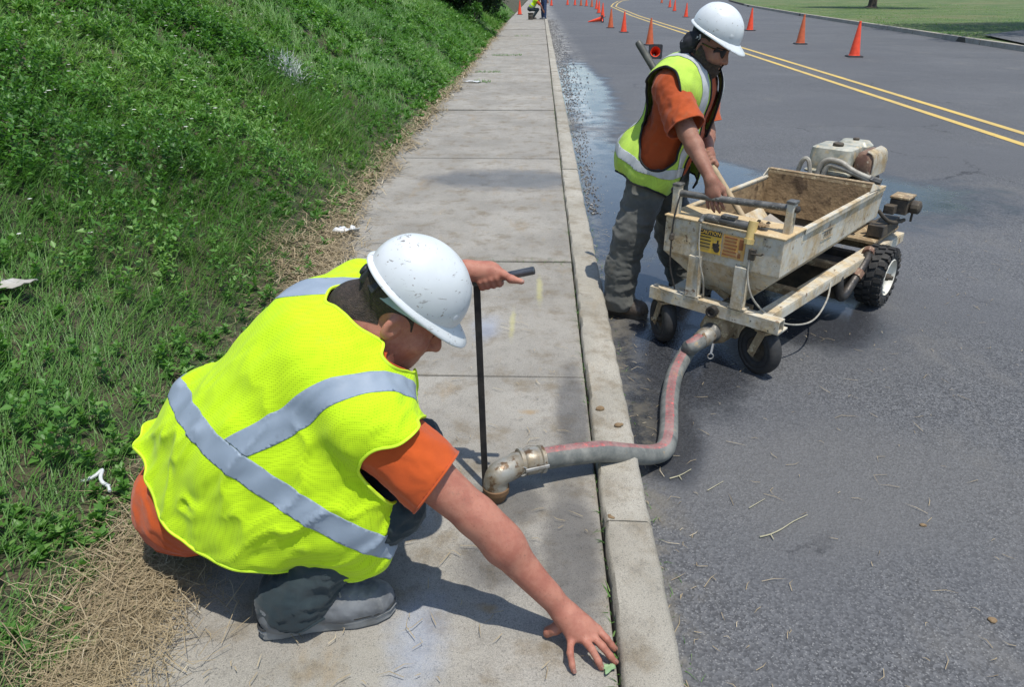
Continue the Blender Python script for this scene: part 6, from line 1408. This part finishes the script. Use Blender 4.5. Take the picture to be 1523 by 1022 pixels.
far_person(W3, dict(face=(.8, -.1, -.6), head=q3(.42, .1, 1.04), neck=q3(.30, .1, .98), shR=q3(.25, -.1, .92), shL=q3(.27, .3, .92), elR=q3(.50, -.14, .68), elL=q3(.52, .34, .68), wrR=q3(.62, -.08, .44), wrL=q3(.62, .28, .44), pelvis=q3(-.08, .1, .52), hipR=q3(-.06, 0, .50), hipL=q3(-.06, .2, .50), knR=q3(.34, -.04, .48), knL=q3(.34, .26, .48), anR=q3(.08, -.04, .09), anL=q3(.08, .26, .09), toe=np.array([1, 0, 0]), z0=.008), (M['orange2'], M['denim'], M['boot2']), vestm=M['vest1'])
W4 = empty("person", (bx_ + .68, by_ + .1, 0), 0, "far worker standing in blue jeans beside the crouching far worker", "person")
def q4(x, y, z): return np.array([bx_ + .66 + x, by_ + .1 + y, z])
far_person(W4, dict(face=(-.6, -.6, -.3), head=q4(-.02, -.05, 1.62), neck=q4(0, 0, 1.50), shR=q4(-.14, .12, 1.42), shL=q4(.14, -.12, 1.42), elR=q4(-.22, .14, 1.14), elL=q4(.2, -.16, 1.14), wrR=q4(-.26, .02, .90), wrL=q4(.2, -.22, .90), pelvis=q4(0, 0, .95), hipR=q4(-.06, .07, .92), hipL=q4(.06, -.07, .92), knR=q4(-.08, .05, .50), knL=q4(.06, -.1, .50), anR=q4(-.06, .1, .09), anL=q4(.08, -.08, .09), toe=np.array([-.7, -.7, 0]), z0=.008), (M['orange2'], M['jeans'], M['boot1']), vestm=M['vest1'])
m = MB(); m.lathe([(.11, .0), (.125, .01), (.14, .30), (.15, .305), (.15, .33), (.138, .33), (.13, .05)], (0, 0, 0), (0, 0, 1), 24); BK = empty("bucket", (bx_ - .02, by_ - .42, .008), 0, "dark plastic bucket on the sidewalk by the far crouching worker", "bucket"); m.build("pail", M['enginedark'], BK, True)
m = MB(); m.tube([(.15 * math.cos(a), -.06 * math.sin(a) - .09, .30 - .10 * math.sin(a)) for a in np.linspace(0, math.pi, 14)], .004, 6); m.build("bail_handle", M['cable'], BK, True)
# black post at the end of the bank
pb = bank_hit(738, 24); PO = empty("sign_post", (pb[0], pb[1], pb[2] - .1), 0, "black metal post standing by the far shrubs", "post")
MB().box((0, 0, 1.3), (.09, .09, 2.6)).build("post", M['blacksteel'], PO, bevel=.01); MB().box((0, -.02, 2.72), (.14, .14, .06)).build("post_cap", M['blacksteel'], PO, bevel=.01)
# ------------------------------------------------------------------ litter and debris
M['litter'] = simple("white_plastic", (.62, .64, .64), (.5, .52, .52), 20, .5, bump=.5, bscale=40); M['cardb'] = simple("weathered_board", (.46, .45, .42), (.34, .32, .28), 12, .85)
def crumple(name, px, py, z, L, W, rz, mat, label, cat, seed, h=.02):
    c = PZ(px, py, z); c[2] = max(float(bank_z(c[0], c[1])) if c[0] < edge_x(c[1]) else .004, 0) + .006; n = 9; r = np.random.default_rng(seed)
    gx, gy = np.meshgrid(np.linspace(-1, 1, n), np.linspace(-1, 1, n), indexing='ij'); zz = fbm(np.stack([gx * 2 + seed, gy * 2, gx * 0], -1), 2) * h * 2; wob = 1 + .25 * np.sin(np.arctan2(gy, gx) * 3 + seed)
    V = np.stack([gx * L / 2 * wob, gy * W / 2 * wob, zz], -1).reshape(-1, 3); idx = np.arange(n * n).reshape(n, n); F = np.stack([idx[:-1, :-1], idx[1:, :-1], idx[1:, 1:], idx[:-1, 1:]], -1).reshape(-1, 4)
    o = link_mesh(name, np_mesh(name, V, F), mat, None, True); o.location = c; o.rotation_euler = (0, 0, rz); md = o.modifiers.new("thickness", 'SOLIDIFY'); md.thickness = .002; tag(o, label, cat); return o
crumple("plastic_scrap", 517, 352, 0, .15, .075, .1, M['litter'], "crumpled white plastic scrap on the dry grass by the sidewalk edge", "litter", 3, .03)
crumple("paper_scrap", 703, 122, 0, .28, .12, .0, M['litter'], "flat pale paper scrap lying on the far sidewalk edge", "litter", 5, .012)
crumple("board_scrap", 22, 517, .3, .24, .11, .3, M['cardb'], "weathered grey board scrap lying in the bank grass", "litter", 8, .02)
c = PZ(160, 760, .03); c[2] = float(bank_z(c[0], c[1])) + .025
RP = MB().tube(smooth_path([Vector(c) + Vector(p) for p in ((-.075, .01, .0), (-.045, -.005, .012), (-.015, .012, .02), (.0, .03, .03), (.006, .005, .02), (.02, -.012, .012), (.045, -.02, .003))], 5), .006, 8).tube([Vector(c) + Vector((.04, -.018, .004)), Vector(c) + Vector((.055, -.04, .0))], .005, 6)
tag(RP.build("rope_scrap", M['litter'], None, True), "short knotted white rope scrap in the straw behind the crouching worker", "rope")
# white sprayed weed clump on the bank
c = None
for Y in np.linspace(3, 12, 400):
    q = PY(430, 112, Y)
    if bank_z(q[0], q[1]) >= q[2]: c = q; break
if c is not None:
    r = np.random.default_rng(4); n = 260; M['whiteweed'] = leafmat("white_dusted_leaf", (.42, .46, .46), (.55, .58, .58), (.62, .65, .66), .7, .1)
    P0 = np.stack([c[0] + r.normal(0, .07, n), c[1] + r.normal(0, .10, n), np.zeros(n)], -1); P0[:, 2] = bank_z(P0[:, 0], P0[:, 1])
    V, F, Tn = blades(P0, r.uniform(.12, .3, n), np.full(n, .009), r.random(n) * .6, r.random(n) * 6.28, r.random(n), r.random(n)); o = link_mesh("sprayed_weed", np_mesh("sprayed_weed", V, F, Tn), M['whiteweed']); tag(o, "clump of weeds sprayed white on the grassy bank", "weed")
# twigs and mud clods
M['twig'] = simple("pale_twig", (.42, .38, .25), (.34, .32, .2), 30, .8); M['clod'] = simple("mud_clod", (.24, .165, .085), (.17, .11, .06), 40, .9, bump=.8, bscale=90)
def twig(pts, r, label, cat="twig", grp=None):
    m = MB(); 
    for ch in pts: m.tube(smooth_path([Vector(PZ(px, py, ROAD + .005 + r)) for px, py in ch], 3), [r * (1 - .5 * i / (3 * (len(ch) - 1))) for i in range(3 * (len(ch) - 1) + 1)], 6)
    tag(m.build("twig", M['twig'], None, True), label, cat, grp)
twig([((1130, 799), (1146, 795), (1163, 787), (1180, 776), (1201, 766)), ((1146, 795), (1151, 803))], .0026, "long pale forked twig lying on the asphalt")
twig([((996, 712), (1012, 707), (1028, 698)), ((1010, 708), (1014, 714))], .0024, "short pale forked twig near the hose bend")
twig([((1052, 730), (1076, 716))], .0018, "thin straight grass stem on the asphalt between two twigs"); twig([((1114, 756), (1138, 742))], .0018, "thin slanting grass stem on the asphalt before the longest twig")
def clod(px, py, z, r, label, seed, flat=.6):
    c = np.array(PZ(px, py, z)); S = SDF(); rr = np.random.default_rng(seed)
    for k in range(5): S.ell(c + rr.normal(0, r * .45, 3) * np.array([1, .6, .3]) + np.array([0, 0, r * flat * .6]), np.array([r, r * .7, r * flat]) * rr.uniform(.6, 1), None, r * .3)
    V, Q = S.mesh(r / 6, 1); tag(add_mesh("mud_clod", V, Q, M['clod'], None), label, "mud clod", "mud clods on the kerb and road")
clod(892, 610, .032, .016, "flat brown mud clod on the kerb beyond the hose, on the sidewalk side", 1); clod(919, 634, .032, .016, "brown mud clod on the kerb beyond the hose, on the road side", 2); clod(908, 770, .032, .008, "tiny dark mud clod on the kerb in front of the hose", 3)
clod(1375, 783, ROAD, .010, "small round mud clod out on the asphalt", 4); clod(1477, 925, ROAD, .011, "small tan pebble of mud on the near asphalt", 5)
M['freshleaf'] = simple("pale_green_leaf", (.24, .36, .18), (.18, .30, .14), 20, .6); crumple("fallen_leaf", 905, 999, 0, .03, .022, .5, M['freshleaf'], "small pale green leaf on the sidewalk by the crouching worker's fingers", "leaf", 2, .003)
